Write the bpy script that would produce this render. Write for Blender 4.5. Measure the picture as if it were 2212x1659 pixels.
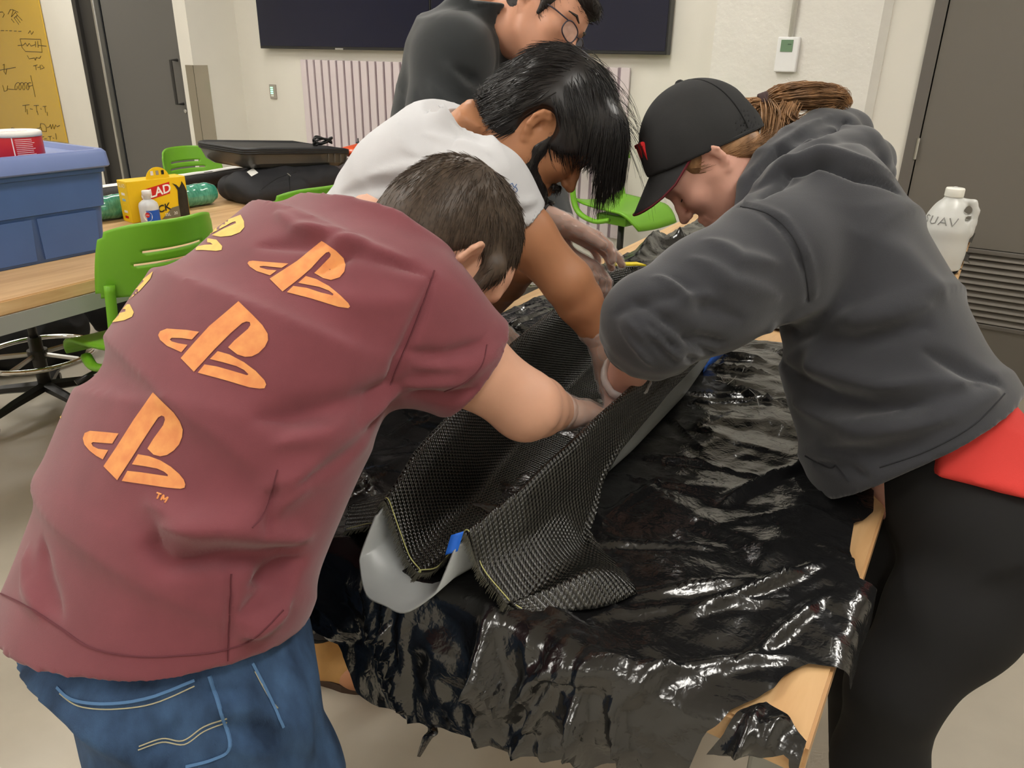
import bpy, bmesh, math, random
import numpy as np
from mathutils import Vector, Matrix
from mathutils.bvhtree import BVHTree
from mathutils.noise import noise as pnoise, multi_fractal, fractal, hetero_terrain
random.seed(7); np.random.seed(7)
for o in list(bpy.data.objects): bpy.data.objects.remove(o, do_unlink=True)
SC = bpy.context.scene; COL = SC.collection

# ---------------------------------------------------------------- camera
F, H = 1662.0, 1.55
YAW, PIT, ROL = math.radians(32), math.radians(23.2), math.radians(1.0)
_f0 = np.array([-math.sin(YAW), math.cos(YAW), 0]); _rh = np.array([math.cos(YAW), math.sin(YAW), 0]); _z = np.array([0, 0, 1.0])
FW = _f0*math.cos(PIT)-_z*math.sin(PIT); _uh = _f0*math.sin(PIT)+_z*math.cos(PIT)
RR = math.cos(ROL)*_rh+math.sin(ROL)*_uh; UU = -math.sin(ROL)*_rh+math.cos(ROL)*_uh
CAM = np.array([0, 0, H])
def ray(x, y): return FW+RR*((x-1106)/F)-UU*((y-829.5)/F)
def P(x, y, d): return CAM+ray(x, y)*d
def PZ(x, y, z): r = ray(x, y); return CAM+r*((z-H)/r[2])
def PX(x, y, X): r = ray(x, y); return CAM+r*(X/r[0])
def PY(x, y, Y): r = ray(x, y); return CAM+r*(Y/r[1])
cd = bpy.data.cameras.new('camera'); cam = bpy.data.objects.new('camera', cd); COL.objects.link(cam)
cd.sensor_width = 36; cd.lens = 36*F/2212; cd.clip_start = .02
m3 = Matrix((RR, UU, -FW)).transposed()
cam.matrix_world = Matrix.Translation(CAM) @ m3.to_4x4()
SC.camera = cam
# ---------------------------------------------------------------- light and exposure
SC.view_settings.view_transform = 'Standard'; SC.view_settings.look = 'None'
SC.view_settings.exposure = 0.5; SC.view_settings.gamma = 1
w = bpy.data.worlds.new('world'); SC.world = w; w.use_nodes = True
w.node_tree.nodes['Background'].inputs[0].default_value = (.9, .95, 1, 1); w.node_tree.nodes['Background'].inputs[1].default_value = .05
LIGHT_POWER = 15.0

# ---------------------------------------------------------------- helpers
def srgb(r, g, b):
    f = lambda c: (c/255/12.92) if c/255 <= .04045 else ((c/255+.055)/1.055)**2.4
    return (f(r), f(g), f(b), 1)
MATS = {}
def mat(name, col, rough=.5, metal=0, spec=.5, var=0, vscale=8, bump=0, bscale=200, trans=0, alpha=1, emit=None, estr=0, ior=1.45, sub=0, coat=0, sheen=0, stretch=None, vcol=None, subcol=None, bdist=.002):
    m = bpy.data.materials.new(name); m.use_nodes = True; nt = m.node_tree; N = nt.nodes; L = nt.links
    b = N['Principled BSDF']; b.inputs['Base Color'].default_value = col
    b.inputs['Roughness'].default_value = rough; b.inputs['Metallic'].default_value = metal
    b.inputs['Specular IOR Level'].default_value = spec; b.inputs['IOR'].default_value = ior
    b.inputs['Transmission Weight'].default_value = trans; b.inputs['Alpha'].default_value = alpha
    b.inputs['Coat Weight'].default_value = coat; b.inputs['Sheen Weight'].default_value = sheen
    if sub: b.inputs['Subsurface Weight'].default_value = sub; b.inputs['Subsurface Radius'].default_value = (.012, .005, .003); b.inputs['Subsurface Scale'].default_value = 1
    if emit: b.inputs['Emission Color'].default_value = emit; b.inputs['Emission Strength'].default_value = estr
    tc = N.new('ShaderNodeTexCoord'); vec = tc.outputs['Object']
    if stretch:
        mp = N.new('ShaderNodeMapping'); mp.inputs['Scale'].default_value = stretch; L.new(vec, mp.inputs['Vector']); vec = mp.outputs['Vector']
    if var:
        n = N.new('ShaderNodeTexNoise'); n.inputs['Scale'].default_value = vscale; n.inputs['Detail'].default_value = 6; L.new(vec, n.inputs['Vector'])
        r = N.new('ShaderNodeValToRGB'); r.color_ramp.elements[0].position = .3; r.color_ramp.elements[1].position = .7
        c2 = vcol or tuple(min(1, c*(1+var)) for c in col[:3])+(1,); c1 = tuple(c*(1-var) for c in col[:3])+(1,)
        r.color_ramp.elements[0].color = c1; r.color_ramp.elements[1].color = c2
        L.new(n.outputs['Fac'], r.inputs['Fac']); L.new(r.outputs['Color'], b.inputs['Base Color'])
    if bump:
        n2 = N.new('ShaderNodeTexNoise'); n2.inputs['Scale'].default_value = bscale; n2.inputs['Detail'].default_value = 4; L.new(vec, n2.inputs['Vector'])
        bp = N.new('ShaderNodeBump'); bp.inputs['Strength'].default_value = bump; bp.inputs['Distance'].default_value = bdist
        L.new(n2.outputs['Fac'], bp.inputs['Height']); L.new(bp.outputs['Normal'], b.inputs['Normal'])
    MATS[name] = m; return m
def tag(o, label=None, cat=None, group=None, kind=None):
    if label: o['label'] = label
    if cat: o['category'] = cat
    if group: o['group'] = group
    if kind: o['kind'] = kind
    return o
def empty(name, loc=(0, 0, 0), rz=0, label=None, cat=None, group=None, kind=None):
    o = bpy.data.objects.new(name, None); COL.objects.link(o); o.location = loc; o.rotation_euler = (0, 0, rz); o.empty_display_size = .05
    return tag(o, label, cat, group, kind)
def link(name, me, m=None, parent=None, smooth=False):
    if m is not None:
        for mm in (m if isinstance(m, (list, tuple)) else [m]): me.materials.append(mm)
    o = bpy.data.objects.new(name, me); COL.objects.link(o)
    if parent: o.parent = parent
    if smooth: me.polygons.foreach_set('use_smooth', [True]*len(me.polygons))
    return o
def local(o, root):   # mesh built in world space, root elsewhere: keep world position
    o.parent = root; o.matrix_parent_inverse = Matrix.LocRotScale(root.location, root.rotation_euler, root.scale).inverted(); return o
class MB:
    """collects shapes; build() links them as one mesh object"""
    def __init__(s): s.v = []; s.f = []; s.mi = []
    def add(s, v, f, mi=0):
        n = len(s.v); s.v += [tuple(map(float, p)) for p in v]; s.f += [tuple(i+n for i in q) for q in f]; s.mi += [mi]*len(f); return s
    def box(s, c, d, R=None, mi=0, bev=0):
        c = np.array(c, float); x, y, z = np.array(d, float)/2
        if bev:
            e = min(bev, x*.49, y*.49, z*.49); bm = bmesh.new(); bmesh.ops.create_cube(bm, size=1)
            for v in bm.verts: v.co = Vector((v.co.x*2*x, v.co.y*2*y, v.co.z*2*z))
            bmesh.ops.bevel(bm, geom=bm.edges[:], offset=e, segments=2, affect='EDGES', profile=.5)
            bm.verts.index_update(); vs = [np.array(v.co) for v in bm.verts]; fs = [[v.index for v in f.verts] for f in bm.faces]; bm.free()
        else:
            vs = [np.array(p) for p in ((-x,-y,-z),(x,-y,-z),(x,y,-z),(-x,y,-z),(-x,-y,z),(x,-y,z),(x,y,z),(-x,y,z))]
            fs = [(0,3,2,1),(4,5,6,7),(0,1,5,4),(1,2,6,5),(2,3,7,6),(3,0,4,7)]
        if R is not None: vs = [np.array(R) @ p for p in vs]
        return s.add([p+c for p in vs], fs, mi)
    def lathe(s, prof, n=24, c=(0,0,0), mi=0, axis=None):
        vs = []; fs = []; c = np.array(c, float)
        R = np.eye(3)
        if axis is not None:
            R = np.array(Vector((0,0,1)).rotation_difference(Vector(axis)).to_matrix())
        for r, z in prof:
            for i in range(n):
                a = 2*math.pi*i/n; vs.append(R @ np.array((r*math.cos(a), r*math.sin(a), z))+c)
        m = len(prof)
        for j in range(m-1):
            for i in range(n): fs.append((j*n+i, j*n+(i+1)%n, (j+1)*n+(i+1)%n, (j+1)*n+i))
        if prof[0][0] > 1e-6: fs.append(tuple(range(n))[::-1])
        if prof[-1][0] > 1e-6: fs.append(tuple((m-1)*n+i for i in range(n)))
        return s.add(vs, fs, mi)
    def tube(s, pts, r, n=8, mi=0, closed=False, flat=None, up=None):
        pts = [np.array(p, float) for p in pts]; m = len(pts); rs = r if isinstance(r, (list, tuple, np.ndarray)) else [r]*m
        vs = []; fs = []; prev = None
        for i, p in enumerate(pts):
            t = (pts[(i+1) % m]-pts[i-1]) if closed else (pts[min(i+1, m-1)]-pts[max(i-1, 0)])
            t = t/(np.linalg.norm(t)+1e-12)
            if prev is None:
                a = np.array(up if up is not None else (0, 0, 1.0))
                if abs(a @ t) > .95: a = np.array((1.0, 0, 0))
            else: a = prev
            x = a-t*(a @ t); x /= np.linalg.norm(x)+1e-12; prev = x; y = np.cross(t, x)
            for k in range(n):
                an = 2*math.pi*k/n; ry = rs[i]*(flat if flat else 1)
                vs.append(p+x*rs[i]*math.cos(an)+y*ry*math.sin(an))
        for i in range(m if closed else m-1):
            j = (i+1) % m
            for k in range(n): fs.append((i*n+k, i*n+(k+1) % n, j*n+(k+1) % n, j*n+k))
        if not closed: fs.append(tuple(range(n))[::-1]); fs.append(tuple((m-1)*n+k for k in range(n)))
        return s.add(vs, fs, mi)
    def prism(s, poly, z0, z1, fr=None, mi=0):
        """poly in (x,y); fr maps (x,y,z)->world"""
        fr = fr or (lambda p: p); n = len(poly)
        vs = [fr((x, y, z0)) for x, y in poly]+[fr((x, y, z1)) for x, y in poly]
        fs = [tuple(range(n))[::-1], tuple(range(n, 2*n))]+[(i, (i+1) % n, n+(i+1) % n, n+i) for i in range(n)]
        return s.add(vs, fs, mi)
    def grid(s, g, mi=0, closed_u=False):
        g = np.array(g); a, b = g.shape[:2]; fs = []
        for i in range(a if closed_u else a-1):
            for j in range(b-1): fs.append((i*b+j, ((i+1) % a)*b+j, ((i+1) % a)*b+j+1, i*b+j+1))
        return s.add(g.reshape(-1, 3), fs, mi)
    def mesh(s, name):
        me = bpy.data.meshes.new(name); me.from_pydata(s.v, [], s.f); me.polygons.foreach_set('material_index', s.mi); me.update(); return me
    def build(s, name, m, parent=None, smooth=False):
        return link(name, s.mesh(name), m, parent, smooth)
def smooth_angle(o, deg=40):
    me = o.data; me.polygons.foreach_set('use_smooth', [True]*len(me.polygons))
    bm = bmesh.new(); bm.from_mesh(me)
    for e in bm.edges:
        if len(e.link_faces) == 2 and e.calc_face_angle(0) > math.radians(deg): e.smooth = False
    bm.to_mesh(me); bm.free()
def copy_tree(o, parent=None):
    c = o.copy(); COL.objects.link(c)
    if parent: c.parent = parent
    for ch in list(o.children): copy_tree(ch, c)
    return c
def nrm(v): v = np.array(v, float); return v/(np.linalg.norm(v)+1e-12)
def lerp(a, b, t): return np.array(a, float)*(1-t)+np.array(b, float)*t
def spline(pts, n):
    """Catmull-Rom through pts, n samples per span"""
    p = [np.array(q, float) for q in pts]; out = []
    for i in range(len(p)-1):
        a, b, c, d = p[max(i-1, 0)], p[i], p[i+1], p[min(i+2, len(p)-1)]
        for k in range(n):
            t = k/n; out.append(.5*((2*b)+(-a+c)*t+(2*a-5*b+4*c-d)*t*t+(-a+3*b-3*c+d)*t**3))
    out.append(p[-1]); return np.array(out)
def text_mesh(name, txt, size, m, fr, parent=None, depth=.0004, bold=False, shear=0, align='CENTER'):
    """flat lettering: font curve turned into a mesh, fr maps (x,y,z)->world"""
    cu = bpy.data.curves.new(name, 'FONT'); cu.body = txt; cu.size = size; cu.align_x = align; cu.align_y = 'CENTER'; cu.shear = shear
    cu.offset = size*.02 if bold else 0; cu.resolution_u = 3; cu.extrude = depth/2
    t = bpy.data.objects.new(name, cu); COL.objects.link(t); dg = bpy.context.evaluated_depsgraph_get(); dg.update()
    me = bpy.data.meshes.new_from_object(t.evaluated_get(dg)); bpy.data.objects.remove(t, do_unlink=True); bpy.data.curves.remove(cu)
    for v in me.vertices: v.co = Vector(fr((v.co.x, v.co.y, v.co.z)))
    me.update(); return link(name, me, m, parent)
def strokes(lines, r, fr, name, m, parent=None, n=4):
    b = MB()
    for ln in lines: b.tube([fr(p) for p in ln], r, n=n)
    return b.build(name, m, parent)

# ---------------------------------------------------------------- implicit modelling
class Field:
    def __init__(s, lo, hi, h):
        s.h = h; s.lo = np.array(lo, float); s.dim = np.ceil((np.array(hi)-s.lo)/h).astype(int)+1
        s.g = np.full(s.dim, .5, np.float32)
    def box(s, lo, hi):
        i0 = np.maximum(np.floor((np.array(lo)-s.lo)/s.h).astype(int), 0); i1 = np.minimum(np.ceil((np.array(hi)-s.lo)/s.h).astype(int)+1, s.dim)
        if (i1 <= i0).any(): return None
        sl = tuple(slice(a, b) for a, b in zip(i0, i1))
        ax = [(np.arange(a, b)*s.h+l).astype(np.float32) for a, b, l in zip(i0, i1, s.lo)]
        return sl, np.meshgrid(*ax, indexing='ij')
    def op(s, sl, d, k, op):
        g = s.g[sl]
        if op == 'u':
            if k > 0: hh = np.maximum(k-np.abs(g-d), 0)/k; s.g[sl] = np.minimum(g, d)-hh*hh*k*.25
            else: s.g[sl] = np.minimum(g, d)
        elif op == 's':
            d = -d
            if k > 0: hh = np.maximum(k-np.abs(g-d), 0)/k; s.g[sl] = np.maximum(g, d)+hh*hh*k*.25
            else: s.g[sl] = np.maximum(g, d)
        elif op == 'i': s.g[sl] = np.maximum(g, d)
    def cone(s, a, b, ra, rb, k=.02, op='u'):
        a = np.array(a, float); b = np.array(b, float); R = max(ra, rb)+k+2*s.h+.01
        q = s.box(np.minimum(a, b)-R, np.maximum(a, b)+R)
        if q is None: return s
        sl, (X, Y, Z) = q; ba = b-a; l2 = max(ba @ ba, 1e-9)
        px, py, pz = X-a[0], Y-a[1], Z-a[2]
        t = np.clip((px*ba[0]+py*ba[1]+pz*ba[2])/l2, 0, 1)
        d = np.sqrt((px-t*ba[0])**2+(py-t*ba[1])**2+(pz-t*ba[2])**2)-(ra+(rb-ra)*t)
        s.op(sl, d, k, op); return s
    def chain(s, pts, rs, k=.01, op='u'):
        for i in range(len(pts)-1): s.cone(pts[i], pts[i+1], rs[i], rs[i+1], k, op)
        return s
    def ball(s, c, r, k=.02, op='u'): return s.cone(c, np.array(c)+1e-4, r, r, k, op)
    def ell(s, c, R, rad, k=.02, op='u'):
        """ellipsoid, R columns = axes"""
        c = np.array(c, float); R = np.array(R, float); rad = np.array(rad, float); m = rad.max()+k+2*s.h
        q = s.box(c-m, c+m)
        if q is None: return s
        sl, (X, Y, Z) = q; px, py, pz = X-c[0], Y-c[1], Z-c[2]; k0 = 0; k1 = 0
        for i in range(3):
            u = px*R[0, i]+py*R[1, i]+pz*R[2, i]; k0 = k0+(u/rad[i])**2; k1 = k1+(u/rad[i]**2)**2
        k0 = np.sqrt(k0); d = k0*(k0-1)/(np.sqrt(k1)+1e-6); s.op(sl, d.astype(np.float32), k, op); return s
    def loft(s, st, k=.03, kk=.04, op='u'):
        """st: list of (centre, rvec, bvec, half width, half depth front, half depth back)"""
        pad = .06+k; C = np.array([q[0] for q in st], float); m = max(max(q[3:]) for q in st)+pad
        q = s.box(C.min(0)-m, C.max(0)+m)
        if q is None: return s
        sl, (X, Y, Z) = q; D = None
        for i in range(len(st)-1):
            c0, c1 = C[i], C[i+1]; ba = c1-c0; L = np.linalg.norm(ba); ax = ba/L
            px, py, pz = X-c0[0], Y-c0[1], Z-c0[2]; w = px*ax[0]+py*ax[1]+pz*ax[2]; t = np.clip(w/L, 0, 1)
            r0, r1, b0, b1 = [np.array(v, float) for v in (st[i][1], st[i+1][1], st[i][2], st[i+1][2])]
            r = nrm(r0+r1); r = nrm(r-ax*(r @ ax)); b = nrm(b0+b1); b = b-ax*(b @ ax); b = nrm(b-r*(b @ r))
            u = px*r[0]+py*r[1]+pz*r[2]; v = px*b[0]+py*b[1]+pz*b[2]
            A, bf, bb = [max(st[i][q_], .025)+(max(st[i+1][q_], .025)-max(st[i][q_], .025))*t for q_ in (3, 4, 5)]
            B = np.where(v > 0, bb, bf)
            k0 = np.sqrt((u/A)**2+(v/B)**2); k1 = np.sqrt((u/A**2)**2+(v/B**2)**2)+1e-6; d = k0*(k0-1)/k1
            ov = np.maximum(-w-(.07 if i else 0), w-L-(.07 if i < len(st)-2 else 0)); d = np.maximum(d, ov)
            if D is None: D = d
            else: hh = np.maximum(kk-np.abs(D-d), 0)/kk; D = np.minimum(D, d)-hh*hh*kk*.25
        s.op(sl, D.astype(np.float32), k, op); return s
    def plane(s, p, n, c=None, r=None):
        """keep the side n points away from; optional ball limits where the cut acts"""
        p = np.array(p, float); n = nrm(n)
        q = s.box(s.lo, s.lo+s.dim*s.h) if c is None else s.box(np.array(c)-r, np.array(c)+r)
        sl, (X, Y, Z) = q; d = (X-p[0])*n[0]+(Y-p[1])*n[1]+(Z-p[2])*n[2]
        if c is not None: d = np.where((X-c[0])**2+(Y-c[1])**2+(Z-c[2])**2 < r*r, d, -1)
        s.op(sl, d.astype(np.float32), 0, 'i'); return s
    def mesh(s, smooth=1):
        g = s.g; ins = g < 0; h = s.h
        c = np.zeros(tuple(s.dim-1), np.int8)
        for dx in (0, 1):
            for dy in (0, 1):
                for dz in (0, 1): c += ins[dx:s.dim[0]-1+dx, dy:s.dim[1]-1+dy, dz:s.dim[2]-1+dz]
        act = np.argwhere((c > 0) & (c < 8)); idx = -np.ones(c.shape, np.int32); idx[act[:, 0], act[:, 1], act[:, 2]] = np.arange(len(act))
        acc = np.zeros((len(act), 3)); cnt = np.zeros(len(act)); off = [(a, b, e) for a in (0, 1) for b in (0, 1) for e in (0, 1)]
        for i in range(8):
            for ax in range(3):
                if off[i][ax]: continue
                o0 = np.array(off[i]); o1 = o0.copy(); o1[ax] = 1
                a = act+o0; b = act+o1; va = g[a[:, 0], a[:, 1], a[:, 2]]; vb = g[b[:, 0], b[:, 1], b[:, 2]]
                m = (va < 0) != (vb < 0); t = va[m]/(va[m]-vb[m]); pt = np.repeat(o0[None].astype(float), m.sum(), 0); pt[:, ax] += t
                acc[m] += pt; cnt[m] += 1
        V = (act+acc/cnt[:, None])*h+s.lo
        Fs = []
        for ax in range(3):
            sh = [slice(None)]*3; s0 = list(sh); s1 = list(sh); s0[ax] = slice(0, -1); s1[ax] = slice(1, None)
            ch = ins[tuple(s0)] != ins[tuple(s1)]; E = np.argwhere(ch)
            u, v = [(1, 2), (2, 0), (0, 1)][ax]
            ok = (E[:, u] > 0) & (E[:, v] > 0) & (E[:, u] < s.dim[u]-1) & (E[:, v] < s.dim[v]-1); E = E[ok]
            q = []
            for du, dv in ((-1, -1), (0, -1), (0, 0), (-1, 0)):
                e = E.copy(); e[:, u] += du; e[:, v] += dv; q.append(idx[e[:, 0], e[:, 1], e[:, 2]])
            q = np.stack(q, 1); fl = ~ins[E[:, 0], E[:, 1], E[:, 2]]; q[fl] = q[fl][:, ::-1]; Fs.append(q)
        Fa = np.concatenate(Fs); Fa = Fa[(Fa >= 0).all(1)]
        for _ in range(smooth): V = laplace(V, Fa, .5)
        return V, Fa
def laplace(V, Fa, w):
    S = np.zeros_like(V); n = np.zeros(len(V))
    for a, b in ((0, 1), (1, 2), (2, 3), (3, 0)):
        np.add.at(S, Fa[:, a], V[Fa[:, b]]); np.add.at(S, Fa[:, b], V[Fa[:, a]]); np.add.at(n, Fa[:, a], 1); np.add.at(n, Fa[:, b], 1)
    n[n == 0] = 1; return V*(1-w)+w*S/n[:, None]
def vnormals(V, Fa):
    fn = np.cross(V[Fa[:, 2]]-V[Fa[:, 0]], V[Fa[:, 3]]-V[Fa[:, 1]]); N = np.zeros_like(V)
    for i in range(4): np.add.at(N, Fa[:, i], fn)
    return N/(np.linalg.norm(N, axis=1)[:, None]+1e-12)
def fold(V, N, pts, wid, amp):
    """ridge (amp>0) or crease (amp<0) along a 3D polyline"""
    pts = np.array(pts, float); D = np.full(len(V), 9.)
    for i in range(len(pts)-1):
        a, b = pts[i], pts[i+1]; ba = b-a; t = np.clip(((V-a) @ ba)/(ba @ ba+1e-12), 0, 1)
        e = (abs(((i+t)/(len(pts)-1))*2-1))**3
        D = np.minimum(D, np.linalg.norm(V-a-t[:, None]*ba, axis=1)+e*wid*.9)
    return V+N*(amp*np.exp(-(D/wid)**2))[:, None]
def vmesh(name, V, Fa):
    me = bpy.data.meshes.new(name); me.vertices.add(len(V)); me.vertices.foreach_set('co', np.ascontiguousarray(V, np.float32).ravel())
    me.loops.add(len(Fa)*4); me.loops.foreach_set('vertex_index', np.ascontiguousarray(Fa, np.int32).ravel())
    me.polygons.add(len(Fa)); me.polygons.foreach_set('loop_start', np.arange(len(Fa), dtype=np.int32)*4)
    me.polygons.foreach_set('use_smooth', np.ones(len(Fa), bool)); me.update(calc_edges=True); me.validate(); return me
def vjoin(*parts):
    V = []; Fa = []; n = 0
    for v, f in parts: V.append(v); Fa.append(f+n); n += len(v)
    return np.concatenate(V), np.concatenate(Fa)
def caster(V, Fa): return BVHTree.FromPolygons([tuple(v) for v in V], [tuple(int(i) for i in f) for f in Fa])
def hit(bvh, x, y):
    r = Vector(ray(x, y)).normalized(); q = bvh.ray_cast(Vector(CAM), r)
    return (None, None) if q[0] is None else (np.array(q[0]), np.array(q[1]))
def pxfold(V, Fa, pxs, wid, amp, bvh=None):
    """fold laid where the given picture points meet the surface"""
    bvh = bvh or caster(V, Fa); pts = [h for h in (hit(bvh, *p)[0] for p in pxs) if h is not None]
    if len(pts) < 2: return V
    return fold(V, vnormals(V, Fa), pts, wid, amp)
# ================================================================ the room
YW = 4.42; ZC = 2.95; XL, XR, YF = -9.2, 2.6, -3.2
XC = PY(510, 50, YW)[0]; YC = PX(405, 50, XC)[1]
wallm = mat('white_paint', srgb(226, 222, 212), .6, var=.02, vscale=3, bump=.15, bscale=90)
concm = mat('painted_concrete', srgb(228, 225, 218), .55, var=.03, vscale=6, bump=.6, bscale=28, bdist=.006)
floorm = mat('grey_beige_floor', srgb(186, 178, 163), .42, var=.05, vscale=7, bump=.05, bscale=60)
ceilm = mat('ceiling_paint', srgb(225, 224, 220), .8)
def struct(name, mb, m, parent=None, smooth=False):
    o = mb.build(name, m, parent, smooth)
    if not parent: o['kind'] = 'structure'
    return o
struct('floor', MB().box(((XL+XR)/2, (YW+YF)/2, -.05), (XR-XL+.4, YW-YF+.6, .1)), floorm)
struct('ceiling', MB().box(((XL+XR)/2, (YW+YF)/2, ZC+.05), (XR-XL+.4, YW-YF+.6, .1)), ceilm)
DX0, DX1 = PY(2012, 50, YW)[0], .62                 # outer edges of the dark door's frame
DZ = 2.35
b = MB(); b.box(((XC+DX0)/2, YW+.1, ZC/2), (DX0-XC, .2, ZC)); b.box(((DX1+XR)/2, YW+.1, ZC/2), (XR-DX1, .2, ZC)); b.box(((DX0+DX1)/2, YW+.1, (DZ+ZC)/2), (DX1-DX0, .2, ZC-DZ))
struct('wall_back', b, wallm)
LX0, LX1 = PY(163, 50, YC)[0], PY(378, 50, YC)[0]   # opening of the sliding door
b = MB(); b.box(((XL+LX0)/2, YC+.3, ZC/2), (LX0-XL, .6, ZC)); b.box(((LX1+XC)/2, YC+.3, ZC/2), (XC-LX1, .6, ZC)); b.box(((LX0+LX1)/2, YC+.3, (2.4+ZC)/2), (LX1-LX0, .6, ZC-2.4))
struct('wall_left_return', b, wallm)
struct('wall_left', MB().box((XL-.05, (YW+YF)/2, ZC/2), (.1, YW-YF, ZC)), wallm)
struct('wall_right', MB().box((XR+.05, (YW+YF)/2, ZC/2), (.1, YW-YF, ZC)), wallm)
struct('wall_front', MB().box(((XL+XR)/2, YF-.05, ZC/2), (XR-XL, .1, ZC)), wallm)
# rough painted concrete pier with a chamfered edge, between the screens and the dark door
cx0, cx1 = PY(1545, 50, YW-.05)[0], PY(1925, 20, YW-.05)[0]
g = MB(); g.prism([(cx0, YW+.01), (cx0, YW-.05), (cx1-.035, YW-.05), (cx1, YW-.008), (cx1, YW+.01)], 0, ZC); 
struct('wall_pier', g, concm)
pits = MB(); rp = random.Random(4)
for i in range(60):
    x = rp.uniform(cx0+.05, cx1-.06); z = rp.uniform(1.2, 2.2); r = rp.uniform(.002, .006)
    pits.lathe([(r, -.0005), (r*.8, .0008), (r*.3, .0012)], 6, (x, YW-.05, z), axis=(0, -1, 0))
o = pits.build('plaster_bumps', concm, bpy.data.objects['wall_pier']); o['kind'] = 'stuff'
# sliding black door with sidelight frame and pull handle
blackm = mat('black_door_paint', srgb(98, 96, 92), .55, bump=.1, bscale=300)
framem = mat('black_frame', srgb(52, 50, 48), .45)
silver = mat('brushed_silver', srgb(200, 200, 198), .28, metal=1)
chrome = mat('chrome', srgb(225, 225, 222), .07, metal=1)
d1 = empty('door_1', ((LX0+LX1)/2, YC, 0), kind='structure')
sx = PY(214, 50, YC)[0]
def dpart(name, mb, m, root): o = mb.build(name, m); return local(o, root)
b = MB(); b.box(((LX0+sx)/2-.02, YC+.06, 1.2), (sx-LX0-.02, .1, 2.4)); b.box((LX0+.06, YC-.005, 1.2), (.05, .04, 2.4), bev=.006); dpart('side_frame', b, framem, d1)
dpart('door_edge_strip', MB().box((sx-.005, YC+.0, 1.2), (.03, .06, 2.39), bev=.008), silver, d1)
leaf = dpart('door_leaf', MB().box(((sx+LX1)/2+.01, YC+.05, 1.2), (LX1-sx-.03, .05, 2.39)), blackm, d1)
hx = LX1-.07; hm = framem
b = MB(); b.tube([(hx, YC+.03, PY(385, 130, YC)[2]), (hx, YC-.035, PY(385, 130, YC)[2]), (hx, YC-.035, PY(395, 225, YC)[2]), (hx, YC+.03, PY(395, 225, YC)[2])], .012, 8)
dpart('pull_handle', b, hm, d1)
dpart('lock_cylinder', MB().lathe([(.016, 0), (.016, .01), (.011, .013)], 16, (LX1-.05, YC+.026, PY(397, 240, YC)[2]), axis=(0, -1, 0)), silver, d1)
# stainless corner guard on the outer corner
b = MB(); gz = PY(425, 141, YC)[2]
b.box((XC-.045, YC-.003, gz/2), (.09, .004, gz)); b.box((XC+.003, YC+.06, gz/2), (.004, .126, gz))
o = b.build('trim_1', mat('stainless', srgb(178, 172, 160), .22, metal=1)); tag(o, kind='structure')
# yellow glass board with pen sketches
bx = PY(97, 50, YC)[0]; ym = mat('yellow_glass', srgb(205, 168, 58), .12, coat=.5)
yb = empty('glass_board', (bx-.6, YC-.02, 1.6), label='yellow glass writing board with pen sketches on the left wall', cat='board')
local(MB().box((bx-.6, YC-.012, 1.65), (1.2, .012, 1.8), bev=.003).build('board_panel', ym), yb)
S = 450/2212
def bd(p): q = PY(p[0]*S, p[1]*S, YC-.0195); return q
L = [[(213, 412), (432, 418), (447, 555), (270, 545), (235, 505), (213, 412)], [(190, 483), (250, 478), (270, 455), (290, 490), (310, 460), (330, 490), (370, 475)], [(375, 440), (378, 500)], [(400, 435), (405, 505)], [(405, 480), (490, 490)],
 [(290, 590), (310, 625), (365, 615), (375, 640), (385, 610), (420, 620), (435, 595)], [(300, 355), (320, 325), (335, 365), (355, 335)], [(355, 700), (395, 690)], [(378, 695), (385, 745)], [(400, 715), (420, 712)], [(425, 690), (430, 740)], [(440, 690), (470, 720), (440, 730)],
 [(0, 745), (165, 715)], [(30, 690), (45, 680), (42, 760), (62, 790), (70, 735)], [(28, 905), (45, 970), (75, 960), (80, 910)], [(85, 945), (160, 950)], [(325, 800), (375, 1030)], [(300, 920), (345, 905)],
 [(240, 1120), (310, 1112)], [(268, 1118), (272, 1190)], [(285, 1160), (292, 1215)], [(320, 1155), (345, 1160)], [(360, 1120), (410, 1118)], [(385, 1120), (392, 1190)], [(395, 1180), (405, 1220)], [(430, 1155), (440, 1160)], [(455, 1130), (490, 1128)], [(475, 1130), (485, 1195)], [(500, 1190), (505, 1228)],
 [(0, 1410), (45, 1415), (60, 1370), (75, 1450), (90, 1365), (110, 1450), (125, 1355), (150, 1360), (170, 1415), (190, 1415)], [(390, 1365), (425, 1358), (430, 1312), (470, 1318), (490, 1350), (492, 1398), (445, 1392), (435, 1350)], [(500, 1355), (525, 1345), (535, 1320), (545, 1370), (560, 1320), (575, 1370), (590, 1325), (605, 1345), (635, 1332)],
 [(425, 1455), (465, 1452)], [(445, 1455), (450, 1490)], [(470, 1475), (495, 1472)], [(510, 1450), (545, 1448)], [(530, 1450), (535, 1490)], [(560, 1465), (572, 1468)], [(590, 1415), (600, 1480)], [(10, 325), (40, 325)], [(60, 325), (80, 325)], [(100, 327), (125, 327)], [(150, 330), (175, 330)], [(195, 332), (225, 333)],
 [(0, 130), (25, 125), (45, 150), (30, 185)], [(85, 150), (110, 100), (140, 110), (120, 180), (165, 130), (185, 160), (150, 190)], [(120, 200), (150, 240)], [(150, 190), (200, 260)], [(170, 180), (215, 240)], [(185, 165), (235, 215)], [(130, 100), (190, 130)]]
coil = [(160+22*math.cos(a)+a*6.6, 915+38*math.sin(a)) for a in np.linspace(0, 24, 90)]; L.append(coil)
local(strokes([[bd(p) for p in ln] for ln in L], .0028, lambda p: p, 'pen_sketches', mat('pen_ink', srgb(95, 80, 45), .6)), yb)['kind'] = 'stuff'
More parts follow.
